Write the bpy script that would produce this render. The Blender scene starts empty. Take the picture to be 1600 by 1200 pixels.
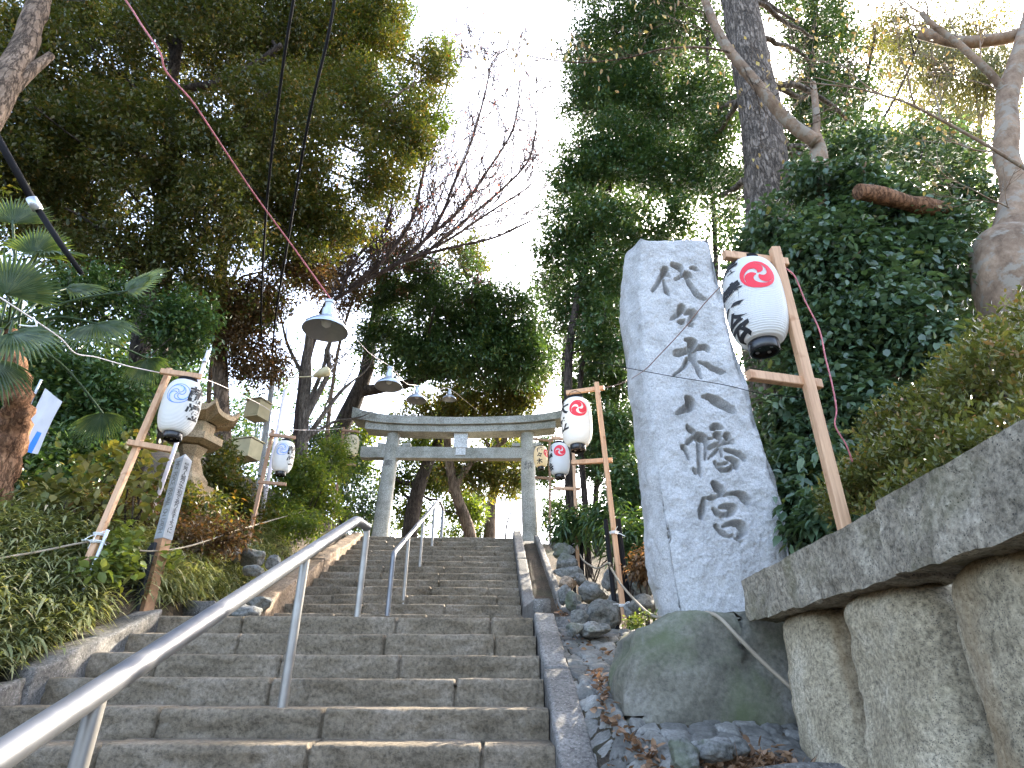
import bpy, bmesh, math, random
import numpy as np
from mathutils import Vector, Matrix, noise as mnoise

# ------------------------------------------------------------------ camera, sky, sun, exposure
SC = bpy.context.scene
COL = SC.collection
F = 934.0; PITCH = math.radians(26.8); ROLL = -0.0051; EYE = 1.56
cam_d = bpy.data.cameras.new('camera')
cam_d.sensor_fit = 'HORIZONTAL'; cam_d.sensor_width = 36.0; cam_d.lens = 36.0 * F / 1600.0
cam_d.clip_start = 0.05; cam_d.clip_end = 2000
cam = bpy.data.objects.new('camera', cam_d); COL.objects.link(cam)
cam.matrix_world = Matrix.Translation((0, 0, EYE)) @ Matrix.Rotation(math.pi/2 + PITCH, 4, 'X') @ Matrix.Rotation(-ROLL, 4, 'Z')
SC.camera = cam

SUN_AZ = math.radians(34); SUN_EL = math.radians(33)      # azimuth: from +Y (view) towards +X (right)
sun_dir = Vector((math.sin(SUN_AZ)*math.cos(SUN_EL), math.cos(SUN_AZ)*math.cos(SUN_EL), math.sin(SUN_EL)))
W = bpy.data.worlds.new('World'); SC.world = W; W.use_nodes = True
wn = W.node_tree.nodes; wl = W.node_tree.links
sky = wn.new('ShaderNodeTexSky'); sky.sky_type = 'NISHITA'; sky.sun_disc = False
sky.sun_elevation = SUN_EL; sky.sun_rotation = SUN_AZ
sky.dust_density = 3.0; sky.air_density = 0.8; sky.ozone_density = 0.7
bw = wn.new('ShaderNodeRGBToBW'); hz = wn.new('ShaderNodeMix'); hz.data_type = 'RGBA'; hz.inputs[0].default_value = 0.20   # thin high cloud greys the blue
wl.new(sky.outputs[0], bw.inputs[0]); wl.new(sky.outputs[0], hz.inputs[6]); wl.new(bw.outputs[0], hz.inputs[7])
wl.new(hz.outputs[2], wn['Background'].inputs[0]); wn['Background'].inputs[1].default_value = 0.15
sl = bpy.data.lights.new('sun', 'SUN'); sl.energy = 2.0; sl.angle = math.radians(0.5); sl.color = (1.0, 0.9, 0.74)
so = bpy.data.objects.new('sun', sl); COL.objects.link(so)
so.rotation_euler = (-sun_dir).to_track_quat('-Z', 'Y').to_euler()
SC.view_settings.view_transform = 'Standard'; SC.view_settings.look = 'None'
SC.view_settings.gamma = 1; SC.view_settings.exposure = 3.28
SC.cycles.max_bounces = 8; SC.cycles.transparent_max_bounces = 8
SC.cycles.use_denoising = True

# ------------------------------------------------------------------ helpers
RNG = np.random.default_rng(7)
CP, SP = math.cos(PITCH), math.sin(PITCH)
def ray(u, v):
    x = (u-800)/F; y = (v-600)/F
    cr, sr = math.cos(ROLL), math.sin(ROLL)
    x, y = cr*x - sr*y, sr*x + cr*y
    return np.array([x, CP + y*SP, SP - y*CP])
def at(u, v, Y):
    r = ray(u, v); return np.array([0, 0, EYE]) + r*(Y/r[1])
def atz(u, v, z):
    r = ray(u, v); return np.array([0, 0, EYE]) + r*((z-EYE)/r[2])
def mpp(u, v, Y):            # metres per photo pixel
    return Y/ray(u, v)[1]/F

def _hash(i, j, k, s):
    n = (i*374761393 + j*668265263 + k*2147483647 + s*1274126177) & 0xffffffff
    n = ((n ^ (n >> 13)) * 1274126177) & 0xffffffff
    return ((n ^ (n >> 16)) & 0xffff)/32767.5 - 1.0
def vnoise(P, s=0):
    P = np.asarray(P, float); i = np.floor(P).astype(np.int64); f = P - i; f = f*f*(3-2*f)
    r = 0
    for dx in (0, 1):
        for dy in (0, 1):
            for dz in (0, 1):
                w = (f[..., 0] if dx else 1-f[..., 0])*(f[..., 1] if dy else 1-f[..., 1])*(f[..., 2] if dz else 1-f[..., 2])
                r = r + w*_hash(i[..., 0]+dx, i[..., 1]+dy, i[..., 2]+dz, s)
    return r
def fbm(P, oct=4, s=0, gain=.5):
    P = np.asarray(P, float); r = 0; a = 1
    for o in range(oct):
        r = r + a*vnoise(P*(2.03**o) + o*17.3, s+o); a *= gain
    return r

def norm(v):
    v = np.asarray(v, float); return v/np.maximum(np.linalg.norm(v, axis=-1, keepdims=True), 1e-9)

def tag(o, label=None, cat=None, group=None, kind=None):
    if label: o['label'] = label
    if cat: o['category'] = cat
    if group: o['group'] = group
    if kind: o['kind'] = kind
    return o
def thing(name, label, cat, loc=(0, 0, 0), group=None):
    o = bpy.data.objects.new(name, None); COL.objects.link(o); o.location = [float(c) for c in loc]; o.empty_display_size = .1
    return tag(o, label, cat, group)
def raw_mesh(name, V, Fc, mats=(), smooth=False, tint=None, midx=None, ptint=None):
    me = bpy.data.meshes.new(name)
    V = np.asarray(V, np.float32).reshape(-1, 3)
    if isinstance(Fc, np.ndarray):
        nf, k = Fc.shape
        me.vertices.add(len(V)); me.vertices.foreach_set('co', V.ravel())
        me.loops.add(nf*k); me.loops.foreach_set('vertex_index', Fc.astype(np.int32).ravel())
        me.polygons.add(nf); me.polygons.foreach_set('loop_start', np.arange(0, nf*k, k, dtype=np.int32))
        try: me.polygons.foreach_set('loop_total', np.full(nf, k, np.int32))
        except Exception: pass
        me.update(calc_edges=True)
    else:
        me.from_pydata([tuple(map(float, p)) for p in V], [], [tuple(map(int, f)) for f in Fc]); me.update()
    for m in (mats if isinstance(mats, (list, tuple)) else [mats]): me.materials.append(m)
    if smooth: me.polygons.foreach_set('use_smooth', np.ones(len(me.polygons), bool))
    if midx is not None: me.polygons.foreach_set('material_index', np.asarray(midx, np.int32))
    if tint is not None:
        a = me.attributes.new('tint', 'FLOAT', 'FACE'); a.data.foreach_set('value', np.asarray(tint, np.float32))
    if ptint is not None:
        a = me.attributes.new('tint', 'FLOAT', 'POINT'); a.data.foreach_set('value', np.asarray(ptint, np.float32))
    return me
def link(name, me, parent=None):
    o = bpy.data.objects.new(name, me); COL.objects.link(o)
    if parent is not None:
        o.parent = parent
        o.matrix_parent_inverse = Matrix.Translation(parent.location).inverted() if parent.type == 'EMPTY' and parent.parent is None else Matrix()
    return o
class MB:
    """collects shapes of one mesh object (world coordinates)"""
    def __init__(s): s.V = []; s.F = []; s.M = []; s.n = 0
    def add(s, V, Fc, m=0):
        V = np.asarray(V, float).reshape(-1, 3); s.V.append(V)
        for f in Fc: s.F.append(tuple(int(i)+s.n for i in f)); s.M.append(m)
        s.n += len(V); return s
    def box(s, c, sz, R=None, m=0):
        x, y, z = [q/2 for q in sz]
        V = np.array([(i, j, k) for i in (-x, x) for j in (-y, y) for k in (-z, z)])
        if R is not None: V = V @ np.asarray(R).T
        return s.add(V+np.asarray(c), [(0, 1, 3, 2), (4, 6, 7, 5), (0, 4, 5, 1), (2, 3, 7, 6), (0, 2, 6, 4), (1, 5, 7, 3)], m)
    def bar(s, a, b, w, h, up=(0, 0, 1), bev=.004, m=0):
        a = np.asarray(a, float); b = np.asarray(b, float); d = norm(b-a); sd = norm(np.cross(d, up)); u = np.cross(sd, d)
        x, y = w/2, h/2; e = min(bev, x*.4, y*.4)
        prof = [(-x+e, -y), (x-e, -y), (x, -y+e), (x, y-e), (x-e, y), (-x+e, y), (-x, y-e), (-x, -y+e)]
        V = [p + sd*q[0] + u*q[1] for p in (a, b) for q in prof]
        Fc = [(i, (i+1) % 8, 8+(i+1) % 8, 8+i) for i in range(8)] + [tuple(range(7, -1, -1)), tuple(range(8, 16))]
        return s.add(V, Fc, m)
    def tube(s, pts, rad, n=8, cap=True, m=0, disp=None):
        V, Fc = tube_geo(pts, rad, n, cap)
        if disp is not None: V = disp(V)
        return s.add(V, Fc, m)
    def lathe(s, prof, c, n=32, m=0, cap=True):
        prof = np.asarray(prof, float); th = np.linspace(0, 2*math.pi, n, endpoint=False)
        V = np.array([(r*math.cos(t), r*math.sin(t), z) for r, z in prof for t in th]) + np.asarray(c)
        k = len(prof)
        Fc = [(i*n+j, i*n+(j+1) % n, (i+1)*n+(j+1) % n, (i+1)*n+j) for i in range(k-1) for j in range(n)]
        if cap: Fc += [tuple(range(n-1, -1, -1)), tuple((k-1)*n+j for j in range(n))]
        return s.add(V, Fc, m)
    def build(s, name, mats, parent=None, smooth=False, autosmooth=None):
        me = raw_mesh(name, np.concatenate(s.V), s.F, mats, smooth, midx=s.M if isinstance(mats, (list, tuple)) and len(mats) > 1 else None)
        if autosmooth is not None:
            me.polygons.foreach_set('use_smooth', np.ones(len(me.polygons), bool))
            try: me.set_sharp_from_angle(angle=math.radians(autosmooth))
            except Exception: pass
        return link(name, me, parent)
def tube_geo(pts, rad, n=8, cap=True):
    P = np.asarray(pts, float); k = len(P)
    rad = np.broadcast_to(np.asarray(rad, float), (k,))
    T = np.gradient(P, axis=0); T = norm(T)
    a = np.array([0, 0, 1.]) if abs(T[0][2]) < .9 else np.array([1., 0, 0])
    N = norm(np.cross(T[0], a)); V = []
    th = np.linspace(0, 2*math.pi, n, endpoint=False)
    for i in range(k):
        N = norm(N - T[i]*np.dot(N, T[i])); B = np.cross(T[i], N)
        V.append(P[i] + rad[i]*(np.cos(th)[:, None]*N + np.sin(th)[:, None]*B))
    V = np.concatenate(V)
    Fc = [(i*n+j, i*n+(j+1) % n, (i+1)*n+(j+1) % n, (i+1)*n+j) for i in range(k-1) for j in range(n)]
    if cap: Fc += [tuple(range(n-1, -1, -1)), tuple((k-1)*n+j for j in range(n))]
    return V, Fc
def spline(pts, m=8):
    P = np.asarray(pts, float); Q = np.vstack([2*P[0]-P[1], P, 2*P[-1]-P[-2]]); out = []
    for i in range(len(P)-1):
        p0, p1, p2, p3 = Q[i:i+4]
        for t in np.linspace(0, 1, m, endpoint=False):
            out.append(.5*((2*p1)+(-p0+p2)*t+(2*p0-5*p1+4*p2-p3)*t*t+(-p0+3*p1-3*p2+p3)*t**3))
    out.append(P[-1]); return np.array(out)
def ico(sub):
    bm = bmesh.new(); bmesh.ops.create_icosphere(bm, subdivisions=sub, radius=1)
    V = np.array([v.co[:] for v in bm.verts]); Fc = np.array([[v.index for v in f.verts] for f in bm.faces]); bm.free(); return V, Fc
ICO = {k: ico(k) for k in (2, 3, 4, 5)}
def rock_geo(c, r, seed, sub=4, rough=.18, cuts=9, R=None):
    V, Fc = ICO[sub]; V = V.copy(); g = np.random.default_rng(seed)
    for _ in range(cuts):
        nrm = norm(g.normal(size=3)); d = g.uniform(.58, .92)
        h = V @ nrm - d; V -= np.maximum(h, 0)[:, None]*nrm*.92
    V = V*(1 + rough*fbm(V*1.3+seed*3.1, 3, seed)[:, None] + rough*.25*fbm(V*7+seed, 3, seed)[:, None])
    V = V*np.asarray(r)
    if R is not None: V = V @ np.asarray(R).T
    return V+np.asarray(c), Fc
def rotz(a):
    return np.array([[math.cos(a), -math.sin(a), 0], [math.sin(a), math.cos(a), 0], [0, 0, 1]])

# ------------------------------------------------------------------ materials
def newmat(name):
    m = bpy.data.materials.new(name); m.use_nodes = True
    return m, m.node_tree.nodes, m.node_tree.links, m.node_tree.nodes['Principled BSDF']
def coords(n, l, scale=(1, 1, 1)):
    tc = n.new('ShaderNodeTexCoord'); mp = n.new('ShaderNodeMapping'); mp.inputs['Scale'].default_value = scale
    l.new(tc.outputs['Object'], mp.inputs[0]); return mp.outputs[0]
def noise_tex(n, l, co, scale, detail=6, rough=.6, dist=0):
    t = n.new('ShaderNodeTexNoise'); t.inputs['Scale'].default_value = scale; t.inputs['Detail'].default_value = detail
    t.inputs['Roughness'].default_value = rough; t.inputs['Distortion'].default_value = dist; l.new(co, t.inputs['Vector']); return t.outputs['Fac']
def ramp(n, l, fac, stops):
    r = n.new('ShaderNodeValToRGB'); e = r.color_ramp.elements
    while len(e) < len(stops): e.new(.5)
    for el, (p, c) in zip(e, stops): el.position = p; el.color = (*c, 1)
    l.new(fac, r.inputs[0]); return r.outputs[0]
def mix(n, l, fac, a, b, mode='MIX'):
    m = n.new('ShaderNodeMix'); m.data_type = 'RGBA'; m.blend_type = mode
    for k, v in ((0, fac), (6, a), (7, b)):
        if hasattr(v, 'links') or hasattr(v, 'is_output'): l.new(v, m.inputs[k])
        else: m.inputs[k].default_value = v if k == 0 else (*v, 1)
    return m.outputs[2]
def bump(n, l, b, h, strength=.5, dist=.01):
    bp = n.new('ShaderNodeBump'); bp.inputs['Strength'].default_value = strength; bp.inputs['Distance'].default_value = dist
    l.new(h, bp.inputs['Height']); l.new(bp.outputs[0], b.inputs['Normal'])
def stone(name, base, dark, light, scale=3, speck=None, moss=None, rough=.88, bs=.6, bd=.006, fine=60, stretch=(1, 1, 1), mossamt=.5, stain=None, fc=1.0):
    m, n, l, b = newmat(name); co = coords(n, l, stretch)
    c = ramp(n, l, noise_tex(n, l, co, scale, 8, .65), [(.3, dark), (.5, base), (.72, light)])
    c2 = ramp(n, l, noise_tex(n, l, co, fine, 4, .7), [(.32, (1-.62*fc,)*3), (.5, (.97,)*3), (.68, (1+.45*fc,)*3)])
    c = mix(n, l, 1.0, c, c2, 'MULTIPLY')
    if speck:
        v = n.new('ShaderNodeTexVoronoi'); v.inputs['Scale'].default_value = speck[0]; l.new(co, v.inputs['Vector'])
        f = ramp(n, l, v.outputs['Distance'], [(speck[2], (1,)*3), (speck[2]+.08, (0,)*3)])
        f2 = ramp(n, l, noise_tex(n, l, co, speck[0]*.35, 2), [(.32, (0,)*3), (.6, (1,)*3)])
        f = mix(n, l, 1.0, f, f2, 'MULTIPLY')
        c = mix(n, l, f, c, speck[1])
    if moss:
        f = ramp(n, l, noise_tex(n, l, co, moss[1], 6, .65, .5), [(mossamt, (0,)*3), (mossamt+.16, (moss[2],)*3)])
        c = mix(n, l, f, c, moss[0])
    if stain:
        f = ramp(n, l, noise_tex(n, l, coords(n, l, (stain[1]*4, stain[1]*4, stain[1]*.5)), 1, 5, .6), [(stain[2], (0,)*3), (stain[2]+.18, (.8,)*3)])
        c = mix(n, l, f, c, stain[0])
    l.new(c, b.inputs['Base Color']); b.inputs['Roughness'].default_value = rough
    b.inputs['Specular IOR Level'].default_value = .3
    bump(n, l, b, noise_tex(n, l, co, fine*.5, 8, .7), bs, bd); return m
def plain(name, col, rough=.5, metal=0, var=.12, scale=8, bs=0, bd=.002, spec=.5, stretch=(1, 1, 1)):
    m, n, l, b = newmat(name); co = coords(n, l, stretch)
    lo = tuple(max(0, c*(1-var)) for c in col); hi = tuple(min(1, c*(1+var)) for c in col)
    fac = noise_tex(n, l, co, scale, 5, .6)
    l.new(ramp(n, l, fac, [(.3, lo), (.7, hi)]), b.inputs['Base Color'])
    b.inputs['Roughness'].default_value = rough; b.inputs['Metallic'].default_value = metal; b.inputs['Specular IOR Level'].default_value = spec
    if bs: bump(n, l, b, fac, bs, bd)
    return m
def bark(name, base, dark, light, scale=6, st=.18, bs=1.0, bd=.03, patch=None, edge=.35, wid=.10):
    m, n, l, b = newmat(name); co = coords(n, l, (1, 1, st))
    v = n.new('ShaderNodeTexVoronoi'); v.feature = 'DISTANCE_TO_EDGE'; v.inputs['Scale'].default_value = scale*2.6
    nz = n.new('ShaderNodeTexNoise'); nz.inputs['Scale'].default_value = scale*2.2; nz.inputs['Detail'].default_value = 8; nz.inputs['Roughness'].default_value = .7; l.new(co, nz.inputs['Vector'])
    mm = n.new('ShaderNodeMix'); mm.data_type = 'VECTOR'; mm.inputs[0].default_value = .16
    l.new(co, mm.inputs[4]); l.new(nz.outputs['Color'], mm.inputs[5]); l.new(mm.outputs[1], v.inputs['Vector'])
    f = noise_tex(n, l, co, scale*3, 10, .75)
    c = ramp(n, l, f, [(.32, dark), (.5, base), (.68, light)])
    big = ramp(n, l, noise_tex(n, l, coords(n, l), 2.3, 6, .6), [(.35, (.65,)*3), (.65, (1.2,)*3)]); c = mix(n, l, 1.0, c, big, 'MULTIPLY')
    e = ramp(n, l, v.outputs['Distance'], [(0, (edge,)*3), (wid, (1,)*3)])
    c = mix(n, l, 1.0, c, e, 'MULTIPLY')
    if patch:
        f2 = ramp(n, l, noise_tex(n, l, coords(n, l), patch[1], 6, .65), [(.5, (0,)*3), (.58, (.8,)*3)])
        c = mix(n, l, f2, c, patch[0])
    l.new(c, b.inputs['Base Color']); b.inputs['Roughness'].default_value = .9; b.inputs['Specular IOR Level'].default_value = .2
    h = mix(n, l, .5, e, f); bump(n, l, b, h, bs, bd); return m
def leafmat(name, stops, rough=.42, trans=.35, spec=.45, tcol=None):
    m, n, l, b = newmat(name)
    a = n.new('ShaderNodeAttribute'); a.attribute_name = 'tint'
    c = ramp(n, l, a.outputs['Fac'], stops)
    l.new(c, b.inputs['Base Color']); b.inputs['Roughness'].default_value = rough; b.inputs['Specular IOR Level'].default_value = spec
    t = n.new('ShaderNodeBsdfTranslucent')
    tc = mix(n, l, 1.0, c, tcol or (1.5, 1.45, .55), 'MULTIPLY'); l.new(tc, t.inputs['Color'])
    ms = n.new('ShaderNodeMixShader'); ms.inputs[0].default_value = trans
    l.new(b.outputs[0], ms.inputs[1]); l.new(t.outputs[0], ms.inputs[2]); l.new(ms.outputs[0], n['Material Output'].inputs[0]); return m
def woodmat(name, base, dark):
    m, n, l, b = newmat(name); co = coords(n, l, (1, 1, .06))
    c = ramp(n, l, noise_tex(n, l, co, 60, 6, .6, .4), [(.3, dark), (.6, base)])
    k = ramp(n, l, noise_tex(n, l, coords(n, l), 9, 2), [(.62, (1,)*3), (.7, (.72, .6, .5))])
    c = mix(n, l, 1.0, c, k, 'MULTIPLY')
    l.new(c, b.inputs['Base Color']); b.inputs['Roughness'].default_value = .65; return m

M = {}
M['step'] = stone('weathered step stone', (.19, .152, .104), (.118, .094, .063), (.265, .22, .165), 2.4, moss=((.40, .36, .30), 4, .45), mossamt=.60, bs=1.0, bd=.022, fine=40, fc=.8)
M['kerb'] = stone('dark kerb stone', (.15, .14, .125), (.085, .08, .07), (.235, .225, .205), 3, speck=(60, (.36, .35, .33), .14), moss=((.09, .1, .06), 2, .5), mossamt=.6, bs=.8, bd=.008, fine=50)
M['stele'] = stone('pale split granite', (.485, .475, .46), (.36, .35, .33), (.59, .58, .565), 5, speck=(110, (.24, .24, .26), .2), moss=((.34, .33, .28), 2.0, .5), mossamt=.62, bs=1.0, bd=.012, fine=90, fc=.45)
M['granite'] = stone('rough speckled granite', (.46, .385, .26), (.27, .22, .14), (.64, .56, .42), 3, speck=(150, (.10, .09, .075), .24), moss=((.24, .22, .10), 1.8, .55), mossamt=.55, bs=.9, bd=.014, fine=60, stain=((.30, .20, .10), 1.0, .56), fc=.95)
M['cap'] = stone('dark lichen granite', (.31, .265, .195), (.17, .145, .105), (.50, .44, .34), 7, speck=(90, (.08, .075, .06), .2), moss=((.14, .13, .055), 2.2, .65), mossamt=.52, bs=1.0, bd=.014, fine=50)
M['boulder'] = stone('mossy boulder stone', (.185, .172, .132), (.10, .095, .074), (.28, .265, .235), 2.4, moss=((.105, .125, .06), 1.5, .8), mossamt=.46, bs=.9, bd=.014, fine=34, fc=.6, stain=((.33, .33, .36), .7, .60))
M['rubble'] = stone('field stone', (.15, .15, .135), (.08, .08, .07), (.27, .26, .24), 3, moss=((.1, .12, .05), 2.5, .6), mossamt=.54, bs=.8, bd=.012, fine=36)
M['rubble_brown'] = stone('brown field stone', (.24, .17, .11), (.15, .11, .07), (.32, .25, .18), 3, bs=.8, bd=.01, fine=36)
M['torii'] = stone('weathered torii granite', (.35, .345, .30), (.20, .20, .165), (.47, .465, .42), 2.5, moss=((.17, .17, .13), 2.0, .6), mossamt=.57, bs=.5, bd=.006, fine=55, stain=((.10, .10, .09), 1.6, .66))
M['plaque'] = stone('pale plaque stone', (.62, .63, .62), (.5, .5, .48), (.72, .73, .72), 4, bs=.3, bd=.004)
M['lanternstone'] = stone('old stone lantern granite', (.36, .26, .155), (.22, .155, .09), (.46, .35, .22), 3, moss=((.15, .14, .08), 3, .5), bs=.6, bd=.008)
M['ink'] = plain('carved dark letter', (.15, .15, .14), .8)
m, n, l, b = newmat('brushed steel pipe'); co = coords(n, l, (1, 1, 1))
l.new(ramp(n, l, noise_tex(n, l, co, 6, 4), [(.3, (.16, .164, .172)), (.7, (.23, .235, .245))]), b.inputs['Base Color']); b.inputs['Metallic'].default_value = .7; b.inputs['Specular IOR Level'].default_value = .3
l.new(ramp(n, l, noise_tex(n, l, co, 14, 4), [(.3, (.40,)*3), (.7, (.50,)*3)]), b.inputs['Roughness']); M['steel'] = m
m, n, l, b = newmat('satin steel post'); co = coords(n, l, (1, 1, 1))
l.new(ramp(n, l, noise_tex(n, l, co, 6, 4), [(.3, (.27, .25, .225)), (.7, (.36, .345, .315))]), b.inputs['Base Color']); b.inputs['Metallic'].default_value = .75
b.inputs['Roughness'].default_value = .48; M['steelpost'] = m
M['galv'] = plain('galvanised grey', (.5, .52, .55), .4, .6)
M['lampshade'] = plain('spun aluminium shade', (.50, .56, .62), .32, .85, .06)
M['lampinner'] = plain('dull inside of shade', (.32, .32, .32), .5, .3)
M['white'] = plain('white enamel', (.75, .75, .73), .5, var=.06)
M['wood'] = woodmat('raw pine batten', (.60, .36, .205), (.44, .24, .13))
M['woodold'] = woodmat('weathered cedar batten', (.40, .23, .13), (.26, .14, .08))
M['black'] = plain('black lacquer', (.012, .012, .014), .25)
M['blackmatt'] = plain('black plastic', (.016, .016, .018), .9, spec=.1)
M['inkblack'] = plain('black brush ink', (.012, .012, .014), .7)
M['red'] = plain('vermilion ink', (.72, .025, .045), .6, var=.06)
M['blue'] = plain('blue ink', (.10, .26, .68), .6, var=.06)
M['bluepale'] = plain('pale blue wash', (.55, .68, .86), .6, var=.04)
def paper(name, col):
    m, n, l, b = newmat(name); b.inputs['Base Color'].default_value = (*col, 1); b.inputs['Roughness'].default_value = .45
    t = n.new('ShaderNodeBsdfTranslucent'); t.inputs['Color'].default_value = (*col, 1); ms = n.new('ShaderNodeMixShader'); ms.inputs[0].default_value = .3
    co = coords(n, l); c = ramp(n, l, noise_tex(n, l, co, 7, 4), [(.3, tuple(q*.92 for q in col)), (.7, col)]); l.new(c, b.inputs['Base Color'])
    l.new(b.outputs[0], ms.inputs[1]); l.new(t.outputs[0], ms.inputs[2]); l.new(ms.outputs[0], n['Material Output'].inputs[0]); return m
M['paper'] = paper('white oiled paper', (.84, .84, .82))
M['papercream'] = paper('aged cream paper', (.84, .74, .52))
M['rope'] = plain('hemp rope', (.30, .25, .18), .9, bs=.5)
M['cordred'] = plain('red and white twisted cord', (.42, .12, .13), .5, var=.5, scale=40)
M['cordwhite'] = plain('grey white cord', (.62, .55, .52), .5, var=.2, scale=30)
M['string'] = plain('white tape', (.78, .78, .76), .6)
M['copper'] = plain('brown wire', (.28, .17, .13), .5)
M['cream'] = plain('cream painted steel', (.50, .42, .24), .6, var=.15, scale=5)
M['creamdark'] = plain('dark gasket', (.1, .08, .06), .6)
M['polepaint'] = plain('white painted timber', (.33, .34, .345), .75, var=.25, scale=9)
M['tar'] = plain('dark weatherproof wrap', (.035, .036, .04), .75, var=.3)
M['rottenwood'] = plain('bare rotten wood', (.34, .19, .10), .85, var=.4, scale=12)
M['palepole'] = plain('pale pink painted pole', (.74, .66, .68), .5, var=.06)
M['cloth'] = plain('white banner cloth', (.62, .61, .62), .8, var=.05)
M['clothblue'] = plain('blue banner stripe', (.05, .25, .75), .8)
M['concrete'] = stone('utility pole concrete', (.36, .36, .35), (.28, .28, .27), (.42, .42, .41), 4, bs=.3, bd=.004)
M['soil'] = stone('dark leaf litter soil', (.075, .055, .035), (.035, .028, .02), (.13, .09, .055), 3, moss=((.05, .06, .025), 1.2, .7), mossamt=.5, bs=1, bd=.03, fine=45)
M['bark_grey'] = bark('grey plated bark', (.23, .185, .145), (.11, .088, .068), (.36, .305, .255), 9, .2, 1.0, .05, edge=.4, wid=.14)
M['bark_dark'] = bark('dark evergreen bark', (.065, .05, .04), (.03, .024, .02), (.13, .105, .085), 6, .25, .9, .03)
M['bark_pale'] = bark('pale smooth bark', (.26, .175, .115), (.15, .10, .066), (.35, .26, .18), 4, .6, .5, .015, patch=((.27, .235, .185), 7), edge=.9)
M['bark_red'] = bark('reddish peeling bark', (.32, .16, .085), (.15, .075, .042), (.44, .25, .14), 8, .3, 1, .04, edge=.55)
M['bark_cherry'] = bark('dark cherry bark', (.10, .072, .064), (.055, .038, .034), (.16, .12, .108), 6, .4, .6, .015)
M['bark_brown'] = bark('brown ridged bark', (.20, .14, .095), (.10, .07, .05), (.30, .225, .165), 6, .2, 1, .03)
M['leaf_dark'] = leafmat('dark glossy evergreen leaf', [(0, (0.0252, 0.05832, 0.024)), (.45, (0.0504, 0.1004, 0.036)), (.8, (0.09, 0.1426, 0.045)), (.93, (0.153, 0.1864, 0.048)), (1, (0.36, 0.2754, 0.075))], .33, .25)
M['leaf_camellia'] = leafmat('bluish glossy leaf', [(0, (.04, .075, .042)), (.5, (.075, .125, .07)), (.85, (.12, .18, .095)), (.96, (.18, .21, .075)), (1, (.32, .26, .09))], .30, .28, .6)
M['leaf_shade'] = leafmat('dark olive evergreen leaf', [(0, (0.0286, 0.04148, 0.0132)), (.45, (0.0585, 0.07076, 0.0204)), (.75, (0.1105, 0.0976, 0.0288)), (.92, (0.169, 0.1098, 0.036)), (1, (0.26, 0.1464, 0.06))], .4, .35)
M['leaf_olive'] = leafmat('olive leaf', [(0, (0.03, 0.0504, 0.0144)), (.4, (0.06875, 0.0864, 0.0216)), (.75, (0.1313, 0.114, 0.0288)), (.92, (0.2, 0.12, 0.0384)), (1, (0.225, 0.09, 0.036))], .45, .42)
M['leaf_fresh'] = leafmat('yellow green leaf', [(0, (.05, .085, .02)), (.5, (.10, .145, .03)), (.85, (.17, .19, .04)), (1, (.24, .2, .06))], .45, .58)
M['leaf_rust'] = leafmat('rust brown autumn leaf', [(0, (.05, .04, .018)), (.4, (.085, .06, .026)), (.75, (.14, .08, .035)), (1, (.2, .12, .055))], .5, .4, tcol=(1.3, 1.05, .7))
M['leaf_red'] = leafmat('dull red autumn leaf', [(0, (.16, .05, .035)), (.6, (.25, .09, .06)), (1, (.32, .16, .1))], .5, .45, tcol=(1.3, 1, .9))
M['leaf_yellow'] = leafmat('yellowing shrub leaf', [(0, (.075, .10, .03)), (.45, (.14, .145, .04)), (.8, (.22, .185, .055)), (1, (.24, .15, .06))], .5, .3)
M['leaf_lime'] = leafmat('bright young leaf', [(0, (.09, .13, .03)), (.6, (.15, .19, .045)), (1, (.24, .25, .07))], .5, .3)
M['leaf_azalea'] = leafmat('small hedge leaf', [(0, (0.055, 0.066, 0.022)), (.45, (0.121, 0.1375, 0.0418)), (.75, (0.187, 0.176, 0.055)), (.9, (0.297, 0.187, 0.0825)), (1, (0.396, 0.198, 0.11))], .35, .35)
M['leaf_sasa'] = leafmat('bamboo grass blade', [(0, (0.108, 0.138, 0.06)), (.45, (0.216, 0.2415, 0.12)), (.8, (0.336, 0.3335, 0.18)), (.91, (0.504, 0.437, 0.276)), (1, (0.66, 0.5405, 0.348))], .42, .35)
M['leaf_palm'] = leafmat('fan palm blade', [(0, (0.0405, 0.075, 0.0288)), (.5, (0.07425, 0.1125, 0.0432)), (1, (0.162, 0.175, 0.048))], .42, .3)
M['leaf_litter'] = leafmat('fallen dry leaf', [(0, (.13, .07, .035)), (.5, (.24, .14, .07)), (1, (.42, .27, .17))], .7, .2, tcol=(1.2, 1, .8))
M['leaf_tan'] = leafmat('withered tan leaf', [(0, (.22, .15, .07)), (.5, (.34, .25, .12)), (1, (.42, .37, .14))], .55, .4, tcol=(1.2, 1.05, .6))
M['leaf_haze'] = leafmat('pale weeping leaf', [(0, (.11, .12, .06)), (.5, (.19, .185, .08)), (1, (.28, .24, .10))], .6, .4)

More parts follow.
